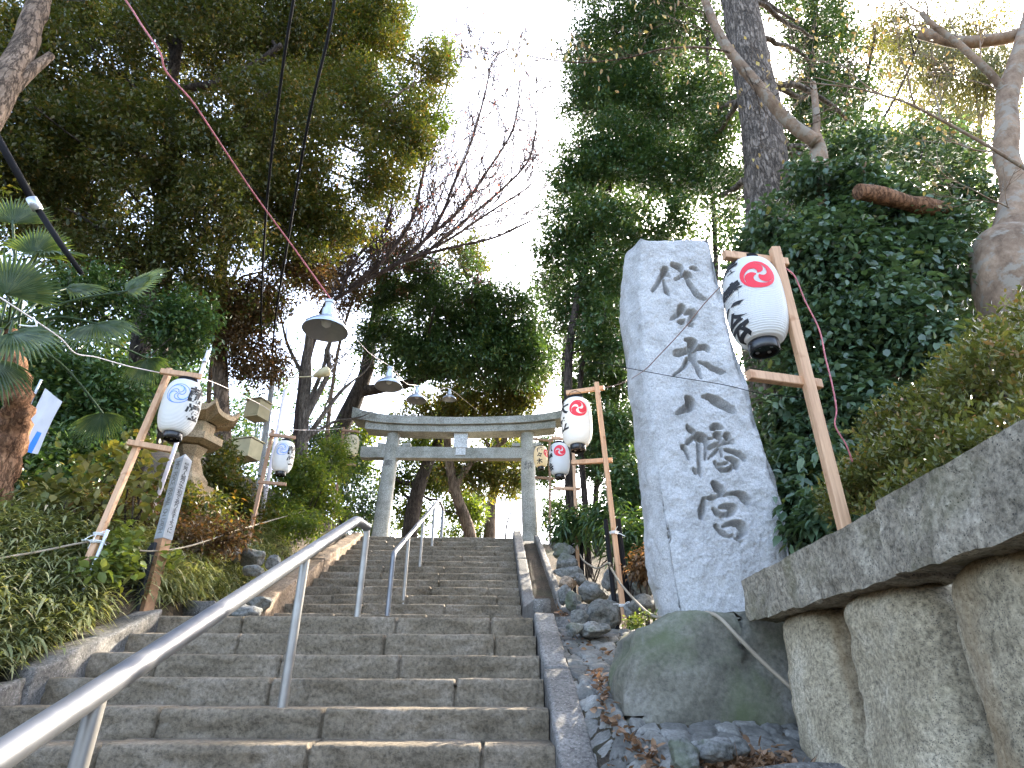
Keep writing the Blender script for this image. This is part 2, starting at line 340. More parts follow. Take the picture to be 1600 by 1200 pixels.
# ------------------------------------------------------------------ stairs: layout
PSI = -0.026; SD = np.array([math.sin(PSI), math.cos(PSI)]); SN = np.array([math.cos(PSI), -math.sin(PSI)])
def sp(a, s, z): q = SD*a + SN*s; return np.array([q[0], q[1], z])
H1, T1, A0, Z0 = .16, .3602, 3.6632, 1.2796          # edge of step k: a = A0 + k*T1, z = Z0 + k*H1  (k = -7 .. 5)
H2, T2, A1, Z1 = .155, .3544, 7.7359, 2.3313          # upper flight, j = 0 .. 12
XR, XRU = .327, .3385
def xleft(k): return XR - 3.1516 + .0334*(k-5)*T1
XLU = XRU - 2.9775
ZT = Z1 + 12*H2                                        # plateau level
def stair_line(a):
    return np.interp(a, [-60, .7, 1.1, 5.46, 7.6, 7.74, 11.99, 14, 400], [0, 0, .14, 2.08, 2.19, 2.33, ZT, ZT, ZT])
def ground_z(x, y):
    x = np.asarray(x, float); y = np.asarray(y, float)
    a = SD[0]*x + SD[1]*y; s = SN[0]*x + SN[1]*y
    c = stair_line(a)
    left = np.interp(a, [-60, .5, 1, 5.46, 7.6, 12, 14, 30, 60, 300], [0, 0, .1, 2.02, 2.28, ZT-.1, ZT, ZT, ZT-3, ZT-6])
    dl = np.maximum(-2.95 - s, 0)
    left = left + .05 + .26*np.minimum(dl/.55, 1) + .46*np.minimum(dl, 3) + .2*np.clip(dl-3, 0, 9)
    right = np.interp(a, [-60, .5, 1, 3, 4, 5.5, 7.6, 12, 14, 30, 60, 300], [0, 0, .75, 1.22, 1.5, 1.98, 2.28, ZT-.1, ZT, ZT, ZT-3, ZT-6])
    dr = np.maximum(s - 1.75, 0)
    kerbl = 1.2796+.444*(np.clip(a, .9, 5.4)-3.6632)+.015
    right = np.where(a < 5.6, np.minimum(right, kerbl+.62*np.maximum(s-.53, 0)), right)
    rr = right + .30*np.minimum(dr, 6)
    step = 1.9*np.clip((s-1.66)/.12, 0, 1)*np.clip((4.2-a)/.5, 0, 1)*np.clip((a+2)/1.5, 0, 1)
    rr = np.maximum(rr, step)
    wl_ = np.clip((-2.9 - s)/.15, 0, 1); wr_ = np.clip((s-.44)/.04, 0, 1)
    base = np.minimum(c, c*1) - .42*np.clip((a-.6)/.5, 0, 1)*np.clip((12.3-a)/.3, 0, 1)
    z = base*(1-wl_)*(1-wr_) + left*wl_ + rr*wr_
    z = z + (wl_+wr_)*.05*fbm(np.stack([x*.9, y*.9, 0*x], -1), 3, 5) * (np.abs(s-.9) > .55)
    z = z + .6*np.clip((np.abs(s)-8)/20, 0, 1)*fbm(np.stack([x*.1, y*.1, 0*x], -1), 3, 9)
    return z
def gz(x, y): return float(ground_z(np.array([x]), np.array([y]))[0])

# ground: one sheet
gx = np.unique(np.concatenate([np.linspace(-400, -14, 22), np.arange(-14, 14.01, .14), np.linspace(14, 400, 22)]))
gy = np.unique(np.concatenate([np.linspace(-60, -3, 10), np.arange(-3, 26, .14), np.linspace(26, 500, 26)]))
X, Y = np.meshgrid(gx, gy); Z = ground_z(X, Y)
nx, ny = len(gx), len(gy)
ii = (np.arange(ny-1)[:, None]*nx + np.arange(nx-1)[None]).ravel()
me = raw_mesh('ground', np.stack([X, Y, Z], -1).reshape(-1, 3), np.stack([ii, ii+1, ii+1+nx, ii+nx], -1), M['soil'], True)
tag(link('ground', me), kind='structure')

# ------------------------------------------------------------------ stone stairway
stair = thing('stone_stairway', 'long straight flight of worn brown stone steps climbing to the gate', 'stairway', sp(2, -1.2, .3))
def step_mesh(a, z, s0, s1, depth, rise, seed, tslope=0., back_drop=0.):
    g = np.random.default_rng(seed)
    joints = []; s = s0 + g.uniform(.25, 1.0)
    while s < s1-.25: joints.append(s); s += g.uniform(.75, 1.3)
    cols = list(np.arange(s0, s1, .022)) + [s1]
    cols = [c for c in cols if all(abs(c-j) > .017 for j in joints)]
    for j in joints: cols += [j-.013, j-.007, j+.007, j+.013]
    cols = np.array(sorted(cols))
    blk = np.searchsorted(joints, cols) if joints else np.zeros(len(cols), int)
    bz = g.normal(0, .004, len(joints)+1)[blk]; by = g.normal(0, .006, len(joints)+1)[blk]
    jd = np.min(np.abs(cols[:, None]-np.array(joints)[None]), 1) if joints else np.full(len(cols), 9.)
    jw = (jd < .009)*1.0
    prof = [(depth, 0), (depth*.66, 0), (depth*.33, 0), (.09, 0), (.05, -.001), (.022, -.003), (.008, -.009), (.001, -.02), (0, -.035)]
    for q in np.linspace(.055, rise+.03, 7): prof.append((0, -q))
    V = []
    for da, dz in prof:
        P = np.stack([cols*1.0, np.full_like(cols, da*3.0), np.full_like(cols, dz*3.0+seed*1.7)], -1)
        edge = math.exp(-((da/.03)**2)-((dz/.05)**2))
        n1 = fbm(P*np.array([9, 3, 9]), 4, seed); n2 = vnoise(P*np.array([2.3, 1, 3]), seed+50); n3 = fbm(P*np.array([28, 9, 28]), 2, seed+5)
        aa = a + da + by; zz = z + dz + bz + (tslope*da)
        if dz < 0:
            aa = aa - .014*n1 - .007*n2 - .005*n3 + .035*jw + .006*edge*np.maximum(n1, 0)*3
        zz = zz + (.003*n1 + .002*n3)*(1 if da < depth*.9 else .3) - edge*.011*np.maximum(n1+.3*n3+.05, 0) - .025*jw*(dz > -.03)
        V.append(np.stack([SD[0]*aa+SN[0]*cols, SD[1]*aa+SN[1]*cols, zz], -1))
    V = np.array(V); r, c = V.shape[:2]
    i0 = (np.arange(r-1)[:, None]*c + np.arange(c-1)[None]).ravel()
    return raw_mesh('step', V.reshape(-1, 3), np.stack([i0, i0+c, i0+c+1, i0+1], -1), M['step'], True)
for k in range(-7, 6):
    d = T1+.05 if k < 5 else A1 - (A0+5*T1) + .04
    link('step', step_mesh(A0+k*T1, Z0+k*H1, xleft(k)-.03, XR+.004, d, H1, 100+k, tslope=0 if k < 5 else (Z1-H2-Z0-5*H1)/(A1-A0-5*T1)), stair)
for j in range(0, 13):
    d = T2+.05 if j < 12 else 1.3
    link('step', step_mesh(A1+j*T2, Z1+j*H2, XLU-.03, XRU+.004, d, H2, 200+j), stair)

def slab(name, mat, pts, w0, w1, hgt, seed, parent, rough=.008, res=.035):
    """a long stone laid along pts=(a, s, ztop); width from s+w0 to s+w1, going down hgt"""
    pts = np.array(pts, float); L = np.concatenate([[0], np.cumsum(np.linalg.norm(np.diff(pts, axis=0), axis=1))])
    t = np.linspace(0, L[-1], max(4, int(L[-1]/res)))
    A = np.interp(t, L, pts[:, 0]); S = np.interp(t, L, pts[:, 1]); Zt = np.interp(t, L, pts[:, 2])
    nw = max(3, int((w1-w0)/res)); wv = np.linspace(w0, w1, nw+1)
    pr = [(w0, -hgt)] + [(w0, -q) for q in np.linspace(hgt*.7, .02, max(3, int(hgt/res)))] + [(w0+.004, -.008), (w0+.014, 0)] + [(w, 0) for w in wv[1:-1]] + [(w1-.014, 0), (w1-.004, -.008)] + [(w1, -q) for q in np.linspace(.02, hgt*.7, max(3, int(hgt/res)))] + [(w1, -hgt)]
    R = []
    for (w, dz) in pr:
        P = np.stack([A, S+w, Zt+dz], -1); n1 = fbm(P*5, 4, seed); n2 = fbm(P*5+31, 4, seed+9)
        out = -1 if w < (w0+w1)/2-1e-6 else 1
        R.append(np.stack([A, S+w+out*rough*n1*(dz < -.001), Zt+dz+rough*n2], -1))
    R = np.array(R); r, c = R.shape[:2]
    V = SD[None, None]*R[..., :1]+SN[None, None]*R[..., 1:2]; V = np.concatenate([V, R[..., 2:]], -1).reshape(-1, 3)
    Fc = [(i*c+j, i*c+j+1, (i+1)*c+j+1, (i+1)*c+j) for i in range(r-1) for j in range(c-1)]
    Fc += [tuple(i*c for i in range(r)), tuple(i*c+c-1 for i in range(r-1, -1, -1))]
    return link(name, raw_mesh(name, V, Fc, mat, True), parent)
def nose(k): return (A0+k*T1, Z0+k*H1)
# right kerb: three stones on the lower flight, then the upper flight
def kl(k, s, dz=.035): a, z = nose(k); return (a, s, z+dz)
slab('kerb', M['kerb'], [kl(-7, XR), kl(-2.05, XR)], .012, .20, .5, 1, stair)
slab('kerb', M['kerb'], [kl(-2.0, XR), kl(2.2, XR)], .012, .195, .5, 2, stair)
slab('kerb', M['kerb'], [kl(2.24, XR+.004), kl(5.05, XR+.002)], .012, .185, .5, 3, stair)
slab('kerb', M['kerb'], [(5.72, XRU, 2.27), (7.55, XRU, 2.40), (7.74, XRU, 2.45), (9.9, XRU, 2.45+2.16*H2/T2)], .01, .17, .5, 4, stair)
slab('kerb', M['kerb'], [(9.93, XRU, 2.46+2.19*H2/T2), (12.1, XRU, 2.46+4.36*H2/T2), (12.5, XRU, ZT+.15)], .01, .17, .5, 5, stair)
# left kerb: rough boulders-like slabs
slab('kerb', M['kerb'], [(1.1, xleft(-7), .30), (3.05, xleft(-2)+.0, 1.12)], -.30, -.005, .6, 6, stair, .03)
slab('kerb', M['kerb'], [(3.09, xleft(-2), 1.16), (4.2, xleft(1), 1.60)], -.28, -.005, .6, 7, stair, .028)
slab('kerb', M['kerb'], [(4.24, xleft(2), 1.64), (5.50, xleft(5), 2.13)], -.24, -.005, .6, 8, stair, .022)
slab('kerb', M['kerb'], [(6.3, XLU-.1, 2.30), (7.4, XLU-.05, 2.40)], -.30, -.01, .5, 9, stair, .025)
slab('kerb', M['rubble_brown'], [(7.45, XLU, 2.42), (9.6, XLU, 2.42+2.0*H2/T2)], -.26, -.01, .5, 10, stair, .018)
slab('kerb', M['rubble_brown'], [(9.64, XLU, 2.45+2.0*H2/T2), (12.2, XLU, ZT+.12)], -.26, -.01, .5, 11, stair, .018)
# drain channel beside the right kerb of the upper flight
slab('drain_bed', M['kerb'], [(5.75, XRU+.175, 2.12), (7.6, XRU+.175, 2.28), (12.4, XRU+.175, ZT+.02)], .0, .27, .3, 12, stair, .006)
slab('drain_edge', M['kerb'], [(5.85, XRU+.45, 2.24), (7.6, XRU+.45, 2.40), (12.3, XRU+.45, ZT+.13)], .0, .10, .4, 13, stair, .006)

# ------------------------------------------------------------------ cobbled verge
def cobble_patch(x0, x1, y0, y1, res=.0125, cell=.125):
    xs = np.arange(x0, x1, res); ys = np.arange(y0, y1, res); Xc, Yc = np.meshgrid(xs, ys)
    g = np.random.default_rng(5); NX, NY = int((x1-x0)/cell)+6, int((y1-y0)/cell)+6
    jit = g.uniform(.12, .88, (NY, NX, 2)); ht = g.uniform(.4, 1, (NY, NX)); tn = g.uniform(0, 1, (NY, NX))
    u = (Xc-x0)/cell+2; v = (Yc-y0)/cell+2; iu = np.floor(u).astype(int); iv = np.floor(v).astype(int)
    d1 = np.full(u.shape, 9.); d2 = d1.copy(); hh = 0*u; tt = 0*u
    for dx in (-1, 0, 1):
        for dy in (-1, 0, 1):
            ci, cj = iu+dx, iv+dy
            d = np.hypot(ci+jit[cj, ci, 0]-u, (cj+jit[cj, ci, 1]-v)*.85)
            n1 = d < d1
            d2 = np.where(n1, d1, np.minimum(d2, d)); hh = np.where(n1, ht[cj, ci], hh); tt = np.where(n1, tn[cj, ci], tt); d1 = np.where(n1, d, d1)
    e = np.clip((d2-d1-.05)/.22, 0, 1); e = np.sqrt(1-(1-e)**2)
    z = ground_z(Xc, Yc) + .006 + .030*e*(.35+.65*hh) - .014 + .004*fbm(np.stack([Xc*16, Yc*16, 0*Xc], -1), 3, 3)
    n, mm = len(xs), len(ys); i0 = (np.arange(mm-1)[:, None]*n + np.arange(n-1)[None]).ravel()
    return raw_mesh('cobble_path', np.stack([Xc, Yc, z], -1).reshape(-1, 3), np.stack([i0, i0+1, i0+1+n, i0+n], -1), M['rubble'], True, ptint=((tt*.8+.2)*(e > .12)).ravel())
m, n, l, b = newmat('blue grey cobble'); co = coords(n, l)
c = ramp(n, l, noise_tex(n, l, co, 8, 6, .65), [(.3, (.11, .105, .088)), (.55, (.185, .178, .155)), (.75, (.27, .262, .24))])
at_ = n.new('ShaderNodeAttribute'); at_.attribute_name = 'tint'
c = mix(n, l, 1.0, c, ramp(n, l, at_.outputs['Fac'], [(0, (.22, .18, .13)), (.1, (.22, .18, .13)), (.2, (.62, .62, .62)), (1, (1.35, 1.35, 1.35))]), 'MULTIPLY')
c = mix(n, l, 1.0, c, ramp(n, l, noise_tex(n, l, co, 60, 4, .7), [(.3, (.6,)*3), (.7, (1.2,)*3)]), 'MULTIPLY')
l.new(c, b.inputs['Base Color']); b.inputs['Roughness'].default_value = .85; bump(n, l, b, noise_tex(n, l, co, 40, 6), .6, .006); M['cobble'] = m
me = cobble_patch(.40, 1.75, 1.6, 5.9); me.materials[0] = M['cobble']
tag(link('cobble_path', me), kind='structure')

# ------------------------------------------------------------------ torii gate
TY = 12.9
torii = thing('torii_gate', 'weathered grey stone torii gate standing at the head of the steps', 'torii gate', [-1.4, TY, ZT])
def rough_tube(pts, rad, n, amp, seed, freq=4):
    V, Fc = tube_geo(pts, rad, n); return V + (amp*fbm(V*freq+seed, 4, seed))[:, None]*norm(V-np.array([pts[0][0], pts[0][1], 0])*[1, 1, 0]-V*[0, 0, 1]), Fc
pl = []
for (ub, vb, ut, vt) in ((593, 838, 616.5, 671), (829, 848, 823.5, 674)):
    a_ = at(ub, vb, TY); b_ = at(ut, vt, TY); b_[1] = a_[1]
    a_[2] = ZT-.1; rb = 13.2*mpp(ub, vb, TY); rt = 10.2*mpp(ut, vt, TY)
    pts = [a_*(1-t)+b_*t for t in np.linspace(0, 1, 40)]
    V, Fc = rough_tube(pts, np.linspace(rb, rt, 40), 40, .007, 3, 5)
    link('pillar', raw_mesh('pillar', V, Fc, M['torii'], True), torii); pl.append((a_, b_, rb, rt))
def beam_x(name, mat, prof_pts, y0, y1, parent, seed=1, rough=.006):
    """prof_pts: list of (x, zbottom, ztop) left to right"""
    pp = np.array(prof_pts); t = np.linspace(0, len(pp)-1, 90); i = np.arange(len(pp))
    xs = np.interp(t, i, pp[:, 0]); zb = np.interp(t, i, pp[:, 1]); zt = np.interp(t, i, pp[:, 2])
    ring = []
    for f in np.linspace(0, 1, 8): ring.append((y0, zb+(zt-zb)*f))
    for f in np.linspace(.2, .8, 4): ring.append((y0+(y1-y0)*f, zt))
    for f in np.linspace(1, 0, 8): ring.append((y1, zb+(zt-zb)*f))
    for f in np.linspace(.8, .2, 4): ring.append((y0+(y1-y0)*f, zb))
    R = np.array([np.stack([xs, np.full_like(xs, yy), zz], -1) for yy, zz in ring])
    R = R + rough*fbm(R*4+seed, 4, seed)[..., None]*np.array([.2, 1, 1]) - .004*np.maximum(fbm(R*14+seed, 3, seed+4), 0)[..., None]*np.array([0, -1, 1])
    r, c = R.shape[:2]
    Fc = [(i*c+j, ((i+1) % r)*c+j, ((i+1) % r)*c+j+1, i*c+j+1) for i in range(r) for j in range(c-1)] + [tuple(i*c for i in range(r)), tuple(i*c+c-1 for i in range(r-1, -1, -1))]
    me = raw_mesh(name, R.reshape(-1, 3), Fc, mat, True)
    try: me.set_sharp_from_angle(angle=math.radians(50))
    except Exception: pass
    return link(name, me, parent)
yf = TY-.24; yb = TY+.24
def TP(u, v): p = at(u, v, yf); return p[0], p[2]
kas = []
for (u, vt, vb) in ((552, 637, 653), (566, 641.5, 656), (582, 645.5, 659), (606, 649, 661.5), (640, 651, 663), (692, 652.5, 663.6), (740, 652.8, 663.4), (790, 651.5, 662), (830, 649.5, 660), (856, 646, 657), (872, 643, 655), (884, 639.5, 653)):
    x, zt_ = TP(u, vt); _, zb_ = TP(u, vb); kas.append((x, zb_, zt_))
beam_x('top_lintel', M['torii'], kas, yf-.05, yb+.05, torii, 1)
shi = []
for (u, vt, vb) in ((571, 657.2, 668.5), (585, 660.2, 670), (608, 662.3, 672.2), (640, 663.7, 673.3), (692, 664.4, 674), (740, 664.2, 673.8), (790, 662.8, 672.6), (830, 660.8, 671), (856, 657.9, 668.5), (868, 656.2, 667)):
    x, zt_ = TP(u, vt); _, zb_ = TP(u, vb); shi.append((x, zb_, zt_))
beam_x('under_lintel', M['torii'], shi, yf+.02, yb-.02, torii, 2)
nuk = []
for (u, vt, vb) in ((562, 693.5, 711), (640, 694, 711.6), (700, 695, 712.5), (760, 695.5, 712.5), (846, 695.5, 712.5)):
    x, zt_ = TP(u, vt); _, zb_ = TP(u, vb); nuk.append((x, zb_, zt_))
beam_x('tie_beam', M['torii'], nuk, TY-.10, TY+.10, torii, 3)
x0, z0_ = TP(708, 695); x1, z1_ = TP(730.5, 675.5)
bb = MB(); bb.box(((x0+x1)/2, TY-.02, (z0_+z1_)/2), (x1-x0, .24, z1_-z0_+.04)); bb.build('centre_strut', M['plaque'], torii)
x0, z0_ = TP(711, 708); x1, z1_ = TP(727, 696)
bb = MB(); bb.box(((x0+x1)/2, TY-.118, (z0_+z1_)/2), (x1-x0, .02, z1_-z0_)); bb.build('plaque', M['plaque'], torii)
for (u0, u1) in ((588, 603), (627, 640), (800, 813), (832, 846)):
    x0, z0_ = TP(u0, 693.2); x1, z1_ = TP(u1, 689); w = MB()
    w.add([(x0, TY-.09, z0_), (x1, TY-.09, z0_), (x1, TY-.09, z1_+.02*(u0 in (627, 832))), (x0, TY-.09, z1_+.02*(u0 in (588, 800))), (x0, TY+.09, z0_), (x1, TY+.09, z0_), (x1, TY+.09, z1_), (x0, TY+.09, z1_)],
          [(0, 1, 2, 3), (7, 6, 5, 4), (0, 4, 5, 1), (3, 2, 6, 7), (0, 3, 7, 4), (1, 5, 6, 2)]); w.build('wedge', M['torii'], torii)

# text -> mesh
def glyph(ch, bold=.0):
    cu = bpy.data.curves.new('glyph', 'FONT'); cu.body = ch; cu.size = 1; cu.offset = bold; cu.resolution_u = 4
    o = bpy.data.objects.new('glyph', cu); COL.objects.link(o); bpy.context.view_layer.update()
    me = bpy.data.meshes.new_from_object(o.evaluated_get(bpy.context.evaluated_depsgraph_get()))
    bpy.data.objects.remove(o); bpy.data.curves.remove(cu)
    bm = bmesh.new(); bm.from_mesh(me); bpy.data.meshes.remove(me)
    bmesh.ops.triangulate(bm, faces=bm.faces[:])
    for _ in range(4):
        es = [e for e in bm.edges if e.calc_length() > .14]
        if not es: break
        bmesh.ops.subdivide_edges(bm, edges=es, cuts=1); bmesh.ops.triangulate(bm, faces=bm.faces[:])
    V = np.array([v.co[:2] for v in bm.verts]).reshape(-1, 2); Fc = [[v.index for v in f.verts] for f in bm.faces]; bm.free()
    if len(V):
        lo, hi = V.min(0), V.max(0); V = V-(lo+hi)/2
    return V, Fc
GC = {}
def G(ch, bold=.0):
    if (ch, bold) not in GC: GC[(ch, bold)] = glyph(ch, bold)
    V, Fc = GC[(ch, bold)]; return V.copy(), Fc
def brush(V, seed):          # a little brush-written slant and swell
    V = V.copy(); V[:, 1] += .14*V[:, 0]; V[:, 0] += .03*np.sin(V[:, 1]*5+seed); return V
for (a_, b_, rb, rt), ch in zip(pl, '奉納'):
    V, Fc = G(ch, .02); t = .68; c_ = a_*(1-t)+b_*t; r = rb*(1-t)+rt*t+.006
    V = V*.21; th = -math.pi/2 + V[:, 0]/r
    ins = MB(); ins.add(np.stack([c_[0]+r*np.cos(th), c_[1]+r*np.sin(th), c_[2]+V[:, 1]], -1), Fc); ins.build('inscription', M['ink'], torii)

# ------------------------------------------------------------------ standing stone with six carved characters
SY = 4.0
zb0 = at(1050, 968, SY)[2]-.05; zt0 = at(1050, 371.5, SY)[2]
def sx(u, v): p = at(u, v, SY); return p[2], p[0]
FL = np.array(sorted(sx(u, v) for u, v in ((1000, 371), (1002, 420), (1004, 480), (1008, 560), (1013, 610), (1024, 700), (1036, 780), (1046, 850), (1056, 910), (1065, 968))))
FR = np.array(sorted(sx(u, v) for u, v in ((1106, 368), (1114, 395), (1122, 440), (1134, 500), (1150, 555), (1167, 610), (1176, 640), (1190, 690), (1204, 730), (1216, 762), (1226, 810), (1234, 862), (1240, 900), (1246, 968))))
SL = np.array(sorted(sx(u, v) for u, v in ((978, 374), (968, 402), (964, 425), (968, 480), (977, 540), (984, 600), (992, 680), (1000, 760), (1008, 840), (1018, 910), (1030, 968))))
ST1 = [[(195,205,25),(170,255,17),(140,312,15),(97,372,13)], [(178,215,18),(205,245,16),(232,268,8)], [(185,290,9),(196,345,13),(210,385,17),(228,414,8)],
 [(276,282,12),(300,272,12),(322,255,14),(362,242,22),(400,265,9)], [(262,172,24),(300,186,32),(318,214,18),(345,250,12),(378,305,15),(410,355,18),(445,405,22),(485,432,18),(518,436,6)], [(390,190,9),(422,195,20),(456,213,9)],
 [(325,505,28),(300,552,17),(268,578,15),(242,596,10)], [(352,548,14),(398,538,26),(440,552,16),(415,580,22),(380,618,12)], [(302,615,12),(325,618,20),(345,604,6)], [(375,640,8),(396,636,17),(412,652,8)],
 [(362,755,16),(400,765,26),(425,770,20)], [(410,780,34),(405,830,30),(415,900,24),(440,960,20),(458,1000,18),(475,1050,12)], [(290,862,26),(340,848,22),(400,830,18),(470,815,22),(515,820,24),(532,852,8)], [(372,905,18),(345,960,14),(310,995,10),(266,1030,7)], [(466,925,12),(520,950,17),(570,980,20),(620,1000,20),(658,1008,7)]]
ST2 = [[(245,98,16),(272,125,28),(262,165,28),(225,185,22),(172,212,12)], [(366,88,12),(415,95,24),(470,128,34),(530,165,32),(575,190,20),(590,208,7)],
 [(246,303,9),(262,328,15),(285,343,18)], [(318,370,20),(332,440,13),(334,520,13),(338,610,16),(348,668,7)], [(246,425,13),(280,395,14),(318,368,15),(360,385,28),(384,412,18),(386,470,11),(378,540,8)], [(218,455,17),(238,480,12),(250,512,9),(262,540,7)], [(296,612,10),(312,640,12)],
 [(428,318,16),(462,305,22),(505,322,9)], [(468,372,28),(488,400,18)], [(412,393,11),(430,393,10)], [(536,375,24),(556,392,10)], [(416,460,17),(445,442,15),(500,428,13),(556,412,18),(586,428,9)], [(490,440,9),(496,520,9)], [(478,460,10),(440,502,11),(404,535,6)], [(522,475,8),(566,488,14),(615,504,18),(658,538,14)],
 [(448,562,11),(470,600,13),(500,622,14),(545,622,14),(572,598,13)], [(528,532,10),(570,548,18),(602,574,22),(600,612,12)], [(478,578,8),(536,572,8)],
 [(440,712,14),(468,742,30),(492,772,26),(490,798,16)], [(408,822,13),(438,820,17),(470,808,10),(525,798,11),(585,788,13),(640,800,24),(678,838,26),(690,868,12)], [(372,828,12),(366,870,20),(356,915,22),(350,958,13)],
 [(440,903,11),(462,930,17),(490,945,13)], [(490,952,11),(515,945,13)], [(482,890,9),(535,882,16),(578,896,26),(562,930,22),(535,948,12)], [(455,1025,13),(480,1058,15),(515,1085,16),(550,1100,14),(580,1092,10)], [(508,1026,9),(560,1008,15),(605,1005,22),(645,1030,32),(655,1062,24),(625,1100,16)], [(590,1110,8),(640,1140,8)]]
strokes = []
for S, ox, oy, k in ((ST1, 1000, 380, 5.0), (ST2, 1020, 600, 4.615)):
    for st in S:
        q = []
        for (zx, zy, r) in st:
            u, v = ox+zx/k, oy+zy/k; p = at(u, v, SY); q.append((p[0], p[2], r/k*mpp(u, v, SY)*1.28))
        q = np.array(q); strokes.append(spline(q, 6) if len(q) > 2 else q)
nr = 470; nf = 150; ns = 30; nb = 14
zz = np.linspace(zb0, zt0, nr)
fl = np.interp(zz, FL[:, 0], FL[:, 1]); fr = np.interp(zz, FR[:, 0], FR[:, 1])
DEP = .46
# depth of the left flank from its silhouette
slx = np.interp(zz, SL[:, 0], SL[:, 1])
zn = zz[:, None]
fx = fl[:, None] + (fr-fl)[:, None]*np.linspace(0, 1, nf)[None]
dist = np.full(fx.shape, -9.)
ZF = np.broadcast_to(zn, fx.shape)
for st in strokes:
    for (x0, y0, r0), (x1, y1, r1) in zip(st[:-1], st[1:]):
        rm = max(r0, r1)+.02
        msk = (ZF > min(y0, y1)-rm) & (ZF < max(y0, y1)+rm)
        rows = np.where(msk.any(1))[0]
        if len(rows) == 0: continue
        ra, rb_ = rows[0], rows[-1]+1
        px_, pz_ = fx[ra:rb_], ZF[ra:rb_]; dx, dy = x1-x0, y1-y0; L2 = dx*dx+dy*dy+1e-12
        t = np.clip(((px_-x0)*dx+(pz_-y0)*dy)/L2, 0, 1)
        dist[ra:rb_] = np.maximum(dist[ra:rb_], r0+(r1-r0)*t-np.hypot(px_-x0-dx*t, pz_-y0-dy*t))
wob = .003*fbm(np.stack([fx*18, 0*fx, ZF*18], -1), 3, 8)
dd = dist + wob
carve = np.where(dd > 0, np.minimum(.018+dd*3.4, .115), 0)
Pn = np.stack([fx, 0*fx, ZF], -1)
relief = .007*fbm(Pn*3, 4, 1)+.007*fbm(Pn*14, 4, 2)+.0032*fbm(Pn*55, 2, 3)
ud = (fx-fl[:, None]); ur = (fr[:, None]-fx); zu = zt0-ZF
chip = .018*np.exp(-ud/.02)*(1+.8*fbm(Pn*9, 3, 4)) + .03*np.exp(-ur/.03)*(1+.9*fbm(Pn*7, 3, 5)) + .015*np.exp(-zu/.02) + .05*np.exp(-ur/.07)*np.maximum(fbm(Pn*2.4, 3, 6), 0)
fy = SY + relief + chip + carve
rows = []
front = np.stack([fx, fy, ZF - .012*np.exp(-zu/.03)*(1+fbm(Pn*6, 3, 7))], -1)
bl = slx*1.0; ts = np.linspace(0, 1, ns+2)[1:-1]
# left flank from back to front: back corner projects onto the silhouette
dl = DEP; back_x = bl*(SY+dl)/SY
left = []
for t in ts[::-1]:
    x = fl*(1-t)+(back_x)*t; bulge = .05*math.sin(math.pi*t)
    P = np.stack([x*3, np.full_like(x, t*1.5), zz*3], -1)
    left.append(np.stack([x - bulge*(1+.5*vnoise(P*.6, 3)) + .024*fbm(P, 4, 11)-.012*np.abs(fbm(P*3, 3, 12)), np.full_like(x, SY)+dl*t+.01*fbm(P*2, 3, 13), zz-.02*t*np.exp(-(zt0-zz)/.06)], -1))
right = []
for t in ts:
    P = np.stack([fr*3+5, np.full_like(fr, t*1.5), zz*3], -1)
    right.append(np.stack([fr - .05*t + .02*math.sin(math.pi*t) + .02*fbm(P, 4, 21), np.full_like(fr, SY)+dl*t, zz-.02*t*np.exp(-(zt0-zz)/.06)], -1))
bck = []
for t in np.linspace(0, 1, nb):
    x = (fr-.05)*(1-t)+back_x*t; P = np.stack([x*3, 0*x+9, zz*3], -1)
    bck.append(np.stack([x, np.full_like(x, SY+dl)+.03*math.sin(math.pi*t)+.02*fbm(P, 3, 31), zz], -1))
ringP = np.concatenate([np.array(left), front.transpose(1, 0, 2), np.array(right), np.array(bck)], 0)    # (ring, row, 3)
nrg = ringP.shape[0]
V = ringP.transpose(1, 0, 2).reshape(-1, 3)
i0 = np.arange(nr-1)[:, None]*nrg; j0 = np.arange(nrg)[None]; j1 = (j0+1) % nrg
Fq = np.stack([i0+j0, i0+j1, i0+nrg+j1, i0+nrg+j0], -1).reshape(-1, 4)
Fl = [tuple(f) for f in Fq.tolist()]
# domed top: rings shrinking to the middle
top = ringP[:, -1]; ctr = top.mean(0); base_i = (nr-1)*nrg; extra = []
for q, sc in enumerate((.8, .55, .3, .1)):
    R_ = ctr + (top-ctr)*sc; R_[:, 2] = top[:, 2]*sc + (zt0+.0)*(1-sc) + .01*fbm(R_*8, 3, 41); extra.append(R_)
    b0 = base_i if q == 0 else nr*nrg+(q-1)*nrg; b1 = nr*nrg+q*nrg
    Fl += [(b0+j, b0+(j+1) % nrg, b1+(j+1) % nrg, b1+j) for j in range(nrg)]
Fl.append(tuple(nr*nrg+3*nrg+j for j in range(nrg)))
V = np.concatenate([V]+extra)
me = raw_mesh('standing_stone', V, Fl, M['stele'], True)
tag(link('standing_stone', me), 'tall pale granite slab carved with six large vertical characters on a mossy boulder', 'stone monument')

